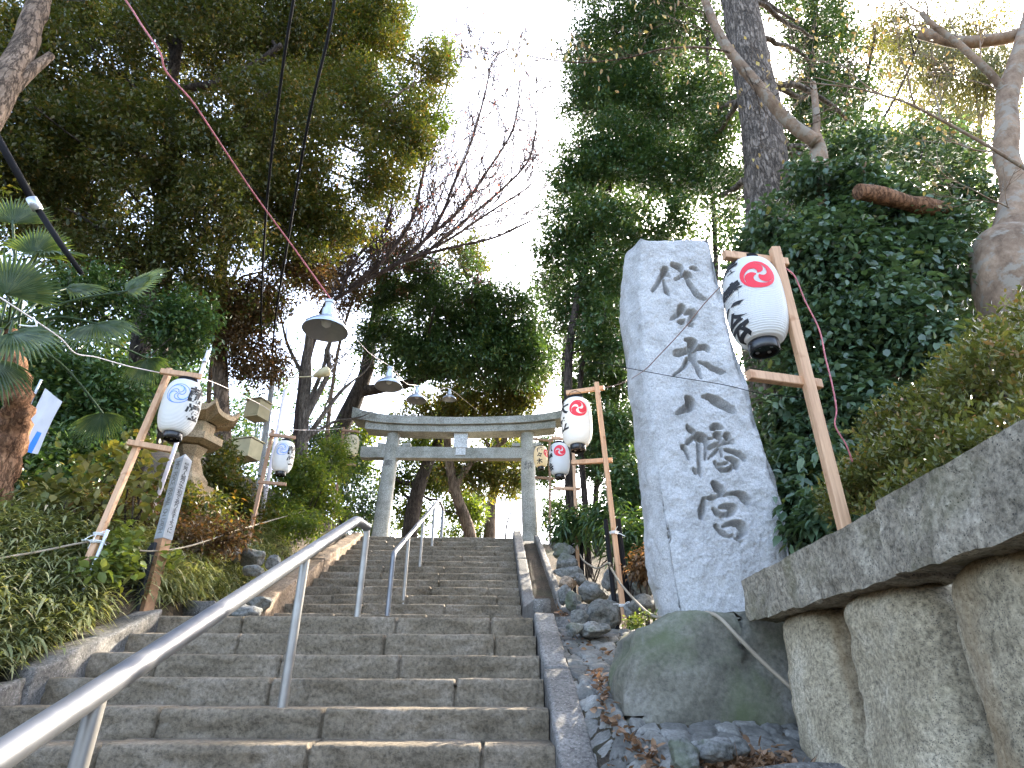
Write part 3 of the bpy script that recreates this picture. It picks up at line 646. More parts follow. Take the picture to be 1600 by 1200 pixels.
# boulder under it
bc = at(1085, 1050, 4.02)
bz = zb0+.07; bb_ = 1.22
V, Fc = ICO[5]; V = V.copy(); V = .74*V/np.abs(V).max(1, keepdims=True)+.26*V
V = V*(1+.10*fbm(V*1.6+4, 3, 77)[:, None]+.02*fbm(V*8, 3, 78)[:, None])
hz_ = (bz-bb_)/2+.12
V = V*np.array([.70, .47, hz_*1.10]); V[:, 2] = np.minimum(V[:, 2], hz_+.012*fbm(V*6, 3, 3)); V[:, 2] -= .16*np.clip((-V[:, 0]-.40)/.35, 0, 1)*(V[:, 2] > 0); V[:, 0] += .10*np.clip(V[:, 2]/hz_, -1, 1)*(V[:, 0] < 0); V += .016*fbm(V*5, 4, 71)[:, None]*norm(V)
V = V + np.array([1.26, 4.08, (bz+bb_)/2-.12])
tag(link('boulder', raw_mesh('boulder', V, Fc, M['boulder'], True)), 'broad moss-stained boulder carrying the tall carved granite slab', 'boulder')

# ------------------------------------------------------------------ balustrade of rough granite posts and a heavy rail stone
bal = thing('stone_balustrade', 'massive rough granite fence with leaning dark rail stones over three thick pillars', 'stone fence', (1.45, 2.6, 1.2))
BX = lambda Yv: 1.33 - .048*(3.6-Yv)
def cap_stone(Ya, Yb, zt_, zb_, thick, xoff, seed):
    n_ = int((Ya-Yb)/.018); ys = np.linspace(Ya, Yb, n_); R = []
    ring = [(0, f) for f in np.linspace(0, 1, 14)] + [(f, 1) for f in np.linspace(.08, .92, 9)] + [(1, f) for f in np.linspace(1, 0, 8)] + [(f, 0) for f in np.linspace(.92, .08, 9)]
    for fx_, fz_ in ring:
        P = np.stack([np.full_like(ys, fx_), ys, np.full_like(ys, fz_*.3)], -1)
        e = .012*fbm(P*4+seed, 4, seed)+.008*fbm(P*14, 3, seed+3)+.003*fbm(P*45, 2, seed+4)
        x = BX(ys)+xoff+thick*fx_ + e*(1 if fx_ in (0, 1) else 0); z = zb_+(zt_-zb_)*fz_ + e*.8*(1 if fz_ in (0, 1) else .2)
        R.append(np.stack([x, ys, z], -1))
    R = np.array(R); r, c = R.shape[:2]
    Fc = [(i*c+j, ((i+1) % r)*c+j, ((i+1) % r)*c+j+1, i*c+j+1) for i in range(r) for j in range(c-1)] + [tuple(i*c for i in range(r)), tuple(i*c+c-1 for i in range(r-1, -1, -1))]
    me = raw_mesh('rail_stone', R.reshape(-1, 3), Fc, M['cap'], True)
    try: me.set_sharp_from_angle(angle=math.radians(42))
    except Exception: pass
    link('rail_stone', me, bal)
zc_t = at(1160, 908, 3.6)[2]; zc_b = at(1174, 973, 3.6)[2]
cap_stone(3.6, 2.02, zc_t, zc_b, .26, 0, 51)
cap_stone(2.005, .35, zc_t+.012, zc_b+.002, .30, -.022, 52)
def pillar_stone(Yf, Yn, seed, zb_=.95):
    n1, n2 = 44, 54; th = np.linspace(0, 2*math.pi, n1*2, endpoint=False); R = []
    zt_ = zc_b+.004; cy = (Yf+Yn)/2; hy = abs(Yf-Yn)/2
    for q in np.linspace(0, 1, n2):
        z = zb_+(zt_-zb_)*q
        cxs = np.sign(np.cos(th))*np.abs(np.cos(th))**.62; sxs = np.sign(np.sin(th))*np.abs(np.sin(th))**.62
        tap = 1 - .10*q + .05*(1-q)
        sh = 1-.22*max(0, (q-.93)/.07)**2
        x = .17*cxs*tap*sh; y = hy*sxs*tap*sh
        P = np.stack([x*4+seed, y*4, np.full_like(x, z*4)], -1)
        e = .020*fbm(P*.8, 4, seed)+.012*np.abs(fbm(P*2.2, 3, seed+1))+.004*fbm(P*10, 3, seed+2)
        rr = norm(np.stack([cxs, sxs], -1))
        R.append(np.stack([BX(cy)+.235+x+rr[:, 0]*e, cy+y+rr[:, 1]*e, np.full_like(x, z)], -1))
    R = np.array(R); r, c = R.shape[:2]
    Fc = [(i*c+j, i*c+(j+1) % c, (i+1)*c+(j+1) % c, (i+1)*c+j) for i in range(r-1) for j in range(c)] + [tuple(range(c-1, -1, -1)), tuple((r-1)*c+j for j in range(c))]
    link('pillar', raw_mesh('pillar', R.reshape(-1, 3), Fc, M['granite'], True), bal)
pillar_stone(3.40, 2.84, 61); pillar_stone(2.69, 2.10, 62); pillar_stone(1.99, 1.36, 63); pillar_stone(1.24, .66, 64)
# low edging stone at the foot of the boulder
slab('edging_stone', M['kerb'], [(2.98, 1.00, 1.275), (2.98, 1.001, 1.275)], 0, .6, .2, 66, None) if False else None
eb = MB(); Vb, Fb = rock_geo((1.28, 2.93, 1.21), (.42, .06, .07), 91, 4, .08, 4); eb.add(Vb, Fb)
tag(eb.build('edging_stone', M['kerb'], None, True), 'long low edging stone in front of the boulder at the bottom edge', 'edging stone')

# ------------------------------------------------------------------ stainless handrails
def handrail(label, rail_pts, posts, rr, pr):
    t = thing('handrail', label, 'handrail', posts[0][0])
    mb = MB(); mb.tube(rail_pts, rr, 20); mb.build('top_rail', M['steel'], t, autosmooth=40)
    for a_, b_ in posts:
        mb = MB(); mb.tube([np.array(a_)-[0, 0, .05], b_], pr, 16); mb.build('post', M['steelpost'], t, autosmooth=40)
def bend(P, r=.07):
    P = [np.asarray(p, float) for p in P]; out = [P[0]]
    for a_, b_, c_ in zip(P[:-2], P[1:-1], P[2:]):
        d0 = norm(a_-b_); d1 = norm(c_-b_); p0 = b_+d0*r; p1 = b_+d1*r
        for q in np.linspace(0, 1, 7): out.append(p0*(1-q)**2+2*b_*q*(1-q)+p1*q*q)
    out.append(P[-1]); return out
p2t = at(478, 868, 4.1); p3t = at(571, 822, 5.52); p1t = at(155, 1082, 2.2)
rail0 = p1t + (p1t-p2t)*.9
pe = at(557, 813, 5.36); pe2 = at(574, 824, 5.62)
handrail('shiny steel handrail running up from the lower left corner to the landing', bend([rail0, p2t*.5+p1t*.5+[0, 0, .01], pe, pe2], .05),
 [((p1t[0], p1t[1], .58), p1t-[0, 0, .02]), ((p2t[0]+.0, p2t[1], 1.42), p2t-[0, 0, .02]), ((pe2[0], 5.62, 2.07), pe2-[0, 0, .01])], .042, .029)
q0 = at(605, 963, 7.3); q1 = at(612, 865, 7.33); q1[0] = q0[0]
e1 = at(686, 781, 12.2); e2 = at(692, 795, 12.55); e3 = np.array([e2[0], e2[1]+.02, ZT])
pts = bend([q0, q1, e1, e2, e3], .06)
posts = []
for Yp, zb_ in ((8.42, None), (9.85, None), (11.4, None)):
    f = (Yp-q1[1])/(e1[1]-q1[1]); tp = q1*(1-f)+e1*f; posts.append(((tp[0], Yp, float(stair_line(Yp))-.12), tp))
handrail('slim steel handrail in the middle of the upper steps ending beneath the gate', pts, posts, .030, .024)

# ------------------------------------------------------------------ paper lanterns on batten frames
def comma_rad(p, a=.37, c0=.44, sweep=175):
    t = p/math.radians(sweep); ri = (c0-a)+(1-(c0-a))*t**.47; ro = min(1., c0+a+(1-c0-a)*min(1, p/math.radians(48))**.7); return ri, max(ro, ri)
def comma_mesh(th0, sgn=1, a=.37, c0=.44, sweep=175, n=30):
    """one comma of the three-comma crest inside the unit circle"""
    V = []; Fc = []
    ph = np.radians(np.linspace(0, 1, n)**1.3*sweep)
    for p in ph:
        for r in comma_rad(p, a, c0, sweep): V.append((r*math.cos(th0+sgn*p), r*math.sin(th0+sgn*p)))
    for i in range(n-1): Fc.append((2*i, 2*i+1, 2*i+3, 2*i+2))
    c = np.array([math.cos(th0), math.sin(th0)])*c0; k0 = len(V); V.append(tuple(c))
    for q in np.linspace(0, math.pi, 16):
        d = th0 - sgn*q; V.append((c[0]+a*math.cos(d), c[1]+a*math.sin(d)))
    for i in range(15): Fc.append((k0, k0+1+i, k0+2+i))
    return np.array(V), Fc
def comma_outline(th0, sgn=1, a=.37, c0=.44, sweep=175):
    c = np.array([math.cos(th0), math.sin(th0)])*c0; out = []
    for q in np.linspace(0, math.pi, 18): d = th0-sgn*q; out.append((c[0]+a*math.cos(d), c[1]+a*math.sin(d)))
    for t in (np.linspace(0, 1, 26)[1:])**1.3:
        p = math.radians(sweep)*t; r = comma_rad(p, a, c0, sweep)[0]; out.append((r*math.cos(th0+sgn*p), r*math.sin(th0+sgn*p)))
    return np.array(out)
def ribbon(P, w):
    P = np.asarray(P, float); T = norm(np.gradient(P, axis=0)); N = np.stack([-T[:, 1], T[:, 0]], -1)
    V = np.concatenate([P+N*w/2, P-N*w/2]); n = len(P); return V, [(i, i+1, n+i+1, n+i) for i in range(n-1)]
def lantern(label, c, R, H, face, crest, crest_a, text, text_a, pap='paper', tsz=None, ribs=44, group='paper festival lanterns on wooden frames', tz=.0, cz=.2):
    c = np.asarray(c, float); t = thing('paper_lantern', label, 'lantern', c, group)
    rn = R*.52
    def rad(h): return rn + (R-rn)*np.sqrt(np.clip(1-np.abs(2*h/H)**2.7, 0, 1))
    hs = np.linspace(-H/2, H/2, ribs*4+1)
    prof = [(rad(h)+.0042*R/.165*(abs(math.sin(math.pi*ribs*(h+H/2)/H))-.6), h) for h in hs]
    mb = MB(); mb.lathe(prof, c, 56, cap=False); mb.build('body', M[pap], t, True)
    mb = MB(); zb_ = -H/2; rr = R*.50
    mb.lathe([(rr*.96, zb_+.008), (rr, zb_), (rr, zb_-.058*R/.165), (rr*.96, zb_-.062*R/.165), (rr*.80, zb_-.062*R/.165), (rr*.78, zb_-.04*R/.165)], c, 36)
    for q in range(4):
        a_ = q*math.pi/2+.6
        mb.lathe([(.010*R/.165, zb_-.046*R/.165), (.010*R/.165, zb_-.041*R/.165)], c+np.array([math.cos(a_)*rr*.55, math.sin(a_)*rr*.55, 0]), 10, m=1)
    mb.build('bottom_ring', [M['black'], M['galv']], t, autosmooth=40)
    mb = MB(); mb.lathe([(rr*.9, H/2-.008), (rr, H/2), (rr, H/2+.035*R/.165), (rr*.93, H/2+.038*R/.165)], c, 36); mb.build('top_ring', M['blackmatt'], t, autosmooth=40)
    mb = MB(); hook = c+np.array([0, 0, H/2+.03]); mb.tube([hook+[rr, 0, 0], hook+[rr*.7, 0, .06], hook+[0, 0, .085], hook+[-rr*.7, 0, .06], hook+[-rr, 0, 0]], .003, 6); mb.build('hanger', M['blackmatt'], t)
    view = math.atan2(-c[1], -c[0])       # azimuth towards the viewer's side of the steps
    def wrap(V, th0, off):
        s, h = V[:, 0], V[:, 1]; r = rad(h)+off; th = th0 + s/R
        return np.stack([c[0]+r*np.cos(th), c[1]+r*np.sin(th), c[2]+h], -1)
    th = view + math.radians(crest_a)     # + is to the right as seen
    e = R*.60
    if crest == 'red':
        for q in range(3):
            V, Fc = comma_mesh(math.radians(88+120*q)); mb = MB()
            bm = bmesh.new(); vs = [bm.verts.new((*p, 0)) for p in V]
            for f in Fc:
                try: bm.faces.new([vs[i] for i in f])
                except Exception: pass
            bmesh.ops.triangulate(bm, faces=bm.faces[:])
            for _ in range(3): bmesh.ops.subdivide_edges(bm, edges=[g_ for g_ in bm.edges if g_.calc_length() > .16], cuts=1); bmesh.ops.triangulate(bm, faces=bm.faces[:])
            V = np.array([v.co[:2] for v in bm.verts]); Fc = [[v.index for v in f.verts] for f in bm.faces]; bm.free()
            V = V*e*.985; V[:, 1] += H*cz
            mb.add(wrap(V, th, .0035), Fc); mb.build('crest', M['red'], t)
    else:
        mb = MB(); a_ = np.linspace(0, 2*math.pi, 60); V, Fc = ribbon(np.stack([np.cos(a_), np.sin(a_)], -1), .06)
        V = V*e; V[:, 1] += H*cz; mb.add(wrap(V, th, .0035), Fc)
        for q in range(3):
            V, Fc = ribbon(comma_outline(math.radians(88+120*q)), .065); V = V*e; V[:, 1] += H*cz; mb.add(wrap(V, th, .0037), Fc)
        mb.build('crest', M['blue'] if crest == 'blue' else M['ink'], t)
        if crest == 'blue':
            mb = MB()
            for q in range(3):     # pale wash between the commas
                o_ = comma_outline(math.radians(88+120*q)); nx_ = math.radians(88+120*q)
                V = []; k = 16
                for tt in np.linspace(.35, 1, k):
                    p = math.radians(175)*tt; r = comma_rad(p)[0]; V += [(r*math.cos(nx_+p), r*math.sin(nx_+p)), ((r-.16*math.sin(math.pi*tt)-.02)*math.cos(nx_+p), (r-.16*math.sin(math.pi*tt)-.02)*math.sin(nx_+p))]
                V = np.array(V)*e; V[:, 1] += H*cz; mb.add(wrap(V, th, .0028), [(2*i, 2*i+1, 2*i+3, 2*i+2) for i in range(k-1)])
            mb.build('crest_wash', M['bluepale'], t)
    th = view + math.radians(text_a); n = len(text); sz = tsz or H*.80/max(n, 2.6)
    for i, ch in enumerate(text):
        V, Fc = G(ch, .030); V = brush(V, i)*sz*1.02*np.array([1.05, .95]); V[:, 1] += tz*H + (n-1)/2*sz*1.06 - i*sz*1.06
        mb = MB(); mb.add(wrap(V, th, .0045), Fc); mb.build('lettering', M['inkblack'], t)
    return t
def frame(label, base, top, w, bars, mat, ties=(), group='wooden lantern frames beside the steps', extra=None):
    base = np.asarray(base, float); top = np.asarray(top, float); t = thing('lantern_stand', label, 'lantern frame', base, group)
    mb = MB(); mb.bar(base, top, w, w, up=(0, 1, 0)); mb.build('post', M[mat], t)
    for a_, b_ in bars:
        mb = MB(); mb.bar(a_, b_, w*.85, w, up=(0, 0, 1)); mb.build('crossbar', M[mat], t)
    for f in ties:
        p = base*(1-f)+top*f; g = np.random.default_rng(int(f*1000)); mb = MB()
        for q in range(3):
            a_ = np.linspace(0, 2*math.pi, 17); r = w*.78+.003*q
            mb.tube(np.stack([p[0]+r*np.cos(a_), p[1]+r*np.sin(a_), np.full(17, p[2]+q*.008)], -1), .004, 5)
        for q in range(4):
            d = norm(g.normal(size=3)*[1, .5, .6]+[0, -.4, 0]); mb.tube(spline([p+[0, -w*.7, 0], p+d*.05+[0, -w*.6, 0], p+d*.10+[0, -w*.6, -.02]], 4), .0035, 5)
        mb.build('tie', M['string'], t)
    if extra: extra(t)
    return t
def barpts(uL, vL, uR, vR, Y, off=.0):
    a_ = at(uR, vR, Y+off); b_ = at(uL, vL, Y+off); b2 = atz(uL, vL, a_[2]) if a_[2]-EYE > .2 else b_
    if abs(b2[1]-b_[1]) > .35: b2 = b_
    return (b2, a_)
def bars_for(Y, lst, off): return [barpts(*q, Y, off) for q in lst]
GL = 'paper festival lanterns on wooden frames'
# big one on the right
Yq = 2.8; b_ = at(1318, 812, Yq); tp = at(1210, 389, Yq); b_[2] = 1.7; b_[0] = at(1318, 812, Yq)[0]
w = .052
bars = bars_for(Yq, [(1131, 399, 1229, 411), (1169, 586, 1281, 601)], .05)
frame('new pine frame rising behind the rail stone at right, holding the largest lantern', b_, tp, w, bars, 'wood')
cc = at(1179, 474, 2.86)
lantern('largest white lantern with a red crest and three black characters at the right', cc, .163, .53, 0, 'red', 17, '奉賛会', -49, tz=.0, cz=.17, tsz=.172)
# second right
Yq = 5.6; b_ = at(977, 976, Yq); tp = at(932, 598, Yq); b_[2] -= .1
def stake(b, t_, dx, dy, w_, name='stake', mat='blackmatt'):
    def f(t):
        mb = MB(); mb.tube([np.array(b)+[dx, dy, -.1], np.array(b)+(np.array(t_)-np.array(b))*.42+[dx, dy, 0]], w_, 10); mb.build(name, M[mat], t)
    return f
def two(b, t_, w_):
    def f(t):
        stake(b, t_, .06, .05, w_)(t); stake(b, t_, -.055, .06, w_*.8)(t)
    return f
frame('pine frame tied to black stakes beside the left edge of the carved stone', b_, tp, .046, bars_for(Yq, [(885, 614, 944, 606), (893, 723, 957, 719)], .045), 'wood', (.10, .36), extra=two(b_, tp, .028))
cc = at(901, 660, 5.63)
lantern('white lantern with a red crest hanging just left of the carved stone', cc, .158, .50, 0, 'red', 9, '大笠', -60, cz=.19, tsz=.16, tz=.06)
# third right
Yq = 8.6; b_ = at(905, 930, Yq); tp = at(895, 688, Yq)
frame('pine frame standing on the rubble wall, second from the gate on the right', b_, tp, .046, bars_for(Yq, [(862, 684, 906, 688), (864, 763, 906, 764)], .045), 'wood', (.12, .3), extra=two(b_, tp, .03))
lantern('middle-sized white lantern with a red crest hanging below and left of the bigger one', at(874, 718, 8.63), .158, .49, 0, 'red', 4, '八幡会', -62, cz=.18)
# fourth right
Yq = 11.9; b_ = at(858.5, 820, Yq); tp = at(859, 690, Yq); b_[2] = gz(b_[0], b_[1])-.1
frame('weathered frame nearest the right pillar of the gate', b_, tp, .046, bars_for(Yq, [(834, 686, 864, 689), (836, 746, 866, 748)], .045), 'woodold', (.2,))
lantern('cream lantern with a red crest close beside the right gate pillar', at(845, 714, 11.9), .145, .44, 0, 'red', 58, '代々木', -12, 'papercream', cz=.12, tsz=.125)
# big one on the left
Yq = 5.05; b_ = at(120, 918, 4.85); tp = at(266, 577, 5.1)
def pipe(t):
    d = (tp-b_); mb = MB(); mb.tube([b_+[.06, -.02, -.1], b_+d*.22+[.075, -.03, 0]], .014, 10); mb.build('stake', M['galv'], t)
frame('pale frame leaning on the left bank among yellow leaves', b_, tp, .05, bars_for(Yq, [(251, 580, 315, 589), (199, 691, 268, 703)], .05), 'wood', (.17, .2), extra=pipe)
lantern('white lantern with a blue crest on the leaning frame over the left bank', at(282, 637, 5.1), .165, .515, 0, 'blue', -17, '献燈', 44, cz=.15, tsz=.17, tz=.03)
# second left
Yq = 8.4; b_ = at(375, 905, 8.3); tp = at(427, 672, 8.4)
frame('weathered frame tilted beside the two cream boxes on the left', b_, tp, .047, bars_for(Yq, [(420, 679, 462, 684), (403, 753, 447, 757)], .05), 'woodold', (.2,))
lantern('white lantern with a blue crest hanging right of the two cream boxes', at(443, 714, 8.45), .150, .47, 0, 'blue', -15, '献燈', 47, cz=.15, tsz=.15)
# third left
Yq = 12.2; b_ = at(521, 812, 12.1); tp = at(537, 668, 12.2)
frame('thin weathered frame just left of the gate', b_, tp, .047, bars_for(Yq, [(534, 672, 562, 675), (525, 723, 556, 727)], .05), 'woodold', (.25,))
lantern('small cream lantern with a grey outline crest at the left end of the gate', at(549.5, 697, 12.2), .15, .47, 0, 'ink', 2, '', 50, 'papercream', cz=.15)

# ------------------------------------------------------------------ hanging lamps on the overhead cord
def lamp(label, u, v, Y, wpx, rim=True):
    """u, v: middle of the rim"""
    c = at(u, v, Y); R = wpx*mpp(u, v, Y)/2; t = thing('hanging_lamp', label, 'lamp', c, 'aluminium lamps hanging over the steps')
    pr = [(R, 0), (R*1.01, .012*R), (R*.97, .10*R), (R*.86, .28*R), (R*.66, .46*R), (R*.44, .58*R), (R*.31, .66*R), (R*.27, .78*R)]
    inn = [(R*.26, .76*R), (R*.42, .55*R), (R*.64, .43*R), (R*.84, .25*R), (R*.95, .07*R), (R*.985, .0)]
    mb = MB(); mb.lathe(pr, c, 40, cap=False); mb.build('shade', M['lampshade'], t, True)
    mb = MB(); mb.lathe(inn[::-1], c, 40, cap=False); mb.build('shade_lining', M['lampinner'], t, True)
    mb = MB(); mb.lathe([(R*.05, .18*R), (R*.2, .3*R), (R*.22, .45*R), (R*.12, .7*R)], c, 20); mb.build('bulb', M['white'], t, True)
    mb = MB(); mb.lathe([(R*.275, .76*R), (R*.275, 1.12*R), (R*.20, 1.14*R), (R*.19, 1.45*R), (R*.235, 1.46*R), (R*.235, 1.58*R), (R*.1, 1.62*R)], c, 24); mb.build('neck', M['galv'], t, autosmooth=40)
    return c+np.array([0, 0, 1.62*R])
hooks = []
hooks.append(lamp('nearest hanging lamp, only its rim showing at the top left corner', 62, -90, 2.75, 180))
hooks.append(lamp('large bell-shaped aluminium lamp hanging from the cord left of centre', 508, 517, 4.7, 70))
hooks.append(lamp('second bell-shaped lamp above the left end of the gate', 607, 604, 7.6, 43))
hooks.append(lamp('third bell-shaped lamp just above the gate beam', 651, 626, 10.2, 32))
hooks.append(lamp('smallest bell-shaped lamp above the middle of the gate', 702, 624, 13.6, 22))
def cable(name, label, pts, r, mat, n=6, cat='cable', m=10, group=None):
    mb = MB(); mb.tube(spline(pts, m), r, n); return tag(mb.build(name, M[mat], None, True), label, cat, group)
h = hooks
c0 = at(196, 0, 3.0)
pp = [at(110, -120, 2.6), c0, at(222, 40, 3.07), at(250, 82, 3.16), at(260, 112, 3.25), at(300, 158, 3.4), at(335, 210, 3.6), at(395, 300, 4.0), at(458, 386, 4.4), h[1]+[0, 0, .02]]
cable('overhead_wire', 'red and white twisted cord slanting down across the left trees to the large lamp', pp, .0075, 'cordred', 8, 'cord')
cable('span_wire', 'thin dark wire beside the red and white cord', [p+np.array([.02, .06, .05*math.sin(i)]) for i, p in enumerate(pp[:8])]+[h[1]+[.03, .05, .1]], .003, 'blackmatt', 5, 'wire')
def mid(a_, b_, sag): return (a_+b_)/2-np.array([0, 0, sag])
cable('overhead_wire', 'grey cord linking the hanging lamps above the gate', [h[1], mid(h[1], h[2], .12), h[2], mid(h[2], h[3], .1), h[3], mid(h[3], h[4], .1), h[4], h[4]+[.6, 2, .3]], .0045, 'cordwhite', 6, 'cord')
cable('overhead_wire', 'short pale cord holding the nearest lamp in the corner', [h[0], h[0]+[0, 0, .2], at(110, -120, 2.6)], .008, 'cordwhite', 6, 'cord')

# ------------------------------------------------------------------ pole with two cream boxes, lamp arm and overhead cables
pb = at(432, 760, 11.4); pb[2] = gz(pb[0], pb[1])-.2
pole = thing('utility_pole', 'slim dark pole carrying two cream boxes on the left bank', 'pole', pb)
mb = MB(); ptop = at(424, 585, 11.4); pm = at(385, 800, 11.4)
mb.tube([np.array([pm[0]+.12, 11.5, gz(pm[0], 11.4)-.2]), np.array([ptop[0], 11.5, ptop[2]])], .055, 14); mb.build('shaft', M['concrete'], pole, autosmooth=40)
for q in range(4):
    mb = MB(); a_ = at(401+4*q, 655, 11.36); mb.tube([a_, at(396+4*q, 695, 11.36)], .012, 8); mb.build('conduit', M['galv'], pole, True)
def ebox(label, u0, v0, u1, v1, Y, dep, ang):
    a_ = at(u0, v1, Y); b_ = at(u1, v0, Y); c = (a_+b_)/2; wd = b_[0]-a_[0]; ht = b_[2]-a_[2]
    t = thing('meter_box', label, 'box', [c[0], c[1], c[2]-ht/2], 'cream boxes on the pole'); R = rotz(ang)
    mb = MB(); mb.box(c, (wd, dep, ht), R); mb.build('box_body', M['cream'], t)
    mb = MB(); mb.box(c+[0, 0, ht/2+.012], (wd+.05, dep+.05, .024), R); mb.build('lid', M['cream'], t)
    mb = MB(); mb.box(c+[0, 0, ht/2-.004], (wd+.006, dep+.006, .018), R); mb.build('gasket', M['creamdark'], t)
    mb = MB(); mb.box(c+R @ np.array([0, -dep/2-.004, -ht*.36]), (wd*.9, .01, .02), R); mb.build('ledge', M['cream'], t)
ebox('upper cream box on the slim pole', 386, 629, 418, 655, 11.2, .34, -.30)
ebox('lower cream box on the slim pole, larger than the one above it', 367, 690, 405, 718, 10.9, .36, -.30)
# pale pole behind the second lantern, with street lamp
pl0 = at(420, 760, 9.2); pl1 = at(446, 610, 9.2)
t = thing('street_lamp', 'pale pink pole with a cream lamp on a thin arm behind the second blue-crested lantern', 'street lamp', [pl0[0], pl0[1], gz(pl0[0], pl0[1])])
mb = MB(); mb.tube([[pl0[0]-.03, 9.2, gz(pl0[0], 9.2)-.1], pl1], .032, 12); mb.build('pole', M['palepole'], t, True)
a0 = at(447, 592, 9.2); a1 = at(490, 588, 9.1); a2 = at(516, 578, 9.1)
mb = MB(); mb.tube(spline([pl1, a0, a1], 5), .012, 8); mb.build('arm', M['cream'], t, True)
mb = MB(); mb.tube([a1, a1*.6+a2*.4, a2*.9+a1*.1, a2], [.03, .075, .085, .03], 14); mb.build('lamp_head', M['cream'], t, True)
pz0 = at(262, 722, 6.3); pz1 = at(326, 548, 6.3)
t = thing('banner_pole', 'bright pale thin pole rising behind the big blue-crested lantern', 'pole', [pz0[0], 6.3, gz(pz0[0], 6.3)])
mb = MB(); mb.tube([[pz0[0]-.05, 6.3, gz(pz0[0], 6.3)-.1], pz1], .022, 10); mb.build('shaft', M['palepole'], t, True)
mb = MB(); mb.tube([pz1-(pz1-pz0)*.12, pz1-(pz1-pz0)*.08], .028, 10); mb.build('collar', M['galv'], t, True)
# overhead cables
pend = at(416, 590, 11.4)
cable('power_cable', 'left one of the two thick black cables running up from the slim pole', [at(412, 560, 11.3), at(408, 500, 9), at(416, 330, 6), at(440, 120, 4.4), at(462, -20, 3.7)], .016, 'blackmatt', 8)
cable('power_cable', 'right one of the two thick black cables running up from the slim pole', [ptop+[0, .0, 0], at(430, 500, 9), at(446, 400, 7), at(480, 200, 5), at(512, 60, 4.2), at(526, -20, 3.9)], .017, 'blackmatt', 8)
t = thing('cable_sleeve', 'thick black sleeved cable with a grey collar slanting through the palm at upper left', 'cable', at(0, 215, 3.6))
mb = MB(); mb.tube([at(-30, 170, 3.5), at(0, 222, 3.6), at(54, 318, 3.85)], .030, 12); mb.build('sleeve', M['blackmatt'], t, True)
mb = MB(); mb.tube([at(49, 310, 3.83), at(59, 328, 3.88)], .042, 12); mb.build('collar', M['galv'], t, True)
mb = MB(); mb.tube([at(56, 322, 3.87), at(95, 382, 4.05), at(128, 428, 4.2)], [.026, .024, .02], 12); mb.build('cable_end', M['blackmatt'], t, True)
cable('overhead_wire', 'pale cord sagging from the left edge across the palm to the big blue-crested lantern', [at(-20, 452, 3.6), at(20, 478, 3.7), at(58, 503, 3.85), at(96, 530, 4.05), at(118, 552, 4.2), at(150, 558, 4.4), at(200, 572, 4.7), at(253, 583, 5.05)], .006, 'cordwhite', 6, 'cord')
mb = MB(); mb.tube(spline([at(52, 496, 3.83), at(57, 506, 3.8), at(52, 510, 3.8), at(30, 508, 3.8)], 6), .006, 6)
tag(mb.build('tie_cord', M['string'], None, True), 'short white cord knotted onto the sagging cord beside the palm', 'cord')
cable('overhead_wire', 'two-core pale cord curling down beside the largest lantern frame', [at(1226, 418, 2.84), at(1242, 432, 2.8), at(1258, 470, 2.8), at(1280, 515, 2.8), at(1290, 560, 2.8), at(1300, 600, 2.8), at(1307, 640, 2.8), at(1305, 665, 2.8), at(1322, 695, 2.8), at(1332, 722, 2.82)],   .0042, 'cordred', 8, 'cord')
cable('overhead_wire', 'reddish wire slanting across the carved stone up to the largest lantern', [at(944, 606, 5.6), at(968, 600, 5.0), at(1002, 582, 3.7), at(1030, 555, 3.3), at(1070, 512, 3.1), at(1100, 475, 2.95), at(1128, 445, 2.85)], .0035, 'copper', 5, 'wire')
cable('span_wire', 'thin dark wire crossing the middle of the carved stone', [at(830, 556, 9), at(940, 568, 5.4), at(975, 574, 3.8), at(1050, 588, 3.6), at(1130, 601, 3.4), at(1190, 615, 3.3), at(1262, 622, 3.2)], .0025, 'blackmatt', 5, 'wire')
cable('overhead_wire', 'thin pale cord stringing the left lantern frames together', [at(253, 582, 5.1), at(330, 596, 6.5), at(420, 640, 8.2), at(440, 668, 8.4), at(500, 672, 10.5), at(536, 669, 12.2)], .004, 'cordwhite', 5, 'cord')
cable('overhead_wire', 'thin grey wire crossing the bright sky gap', [at(812, 0, 6), at(770, 60, 7), at(700, 130, 9)], .004, 'galv', 5, 'wire')
# ropes
cable('rope', 'tan rope strung along the left bank from frame to frame', [at(-30, 877, 4.2), at(60, 862, 4.6), at(148, 846, 4.95), at(190, 856, 5.2), at(240, 861, 5.45), at(300, 852, 6.1), at(380, 826, 7.6), at(470, 800, 9.5)], .009, 'rope', 6, 'rope')
cable('rope', 'tan rope hanging between two right frames and trailing over the mossy boulder', [at(906, 866, 8.4), at(912, 876, 7.6), at(932, 888, 6.6), at(951, 880, 5.6), at(955, 888, 5.55), at(972, 915, 5.3), at(1000, 946, 4.7), at(1020, 962, 4.35), at(1040, 966, 3.9)], .010, 'rope', 6, 'rope')
cable('rope', 'tan rope dangling over the front of the mossy boulder to the first pillar', [at(1075, 960, 3.85), at(1100, 957, 3.72), at(1122, 964, 3.62), at(1150, 992, 3.48), at(1185, 1028, 3.44), at(1222, 1062, 3.40), at(1262, 1098, 3.36)], .011, 'rope', 6, 'rope')

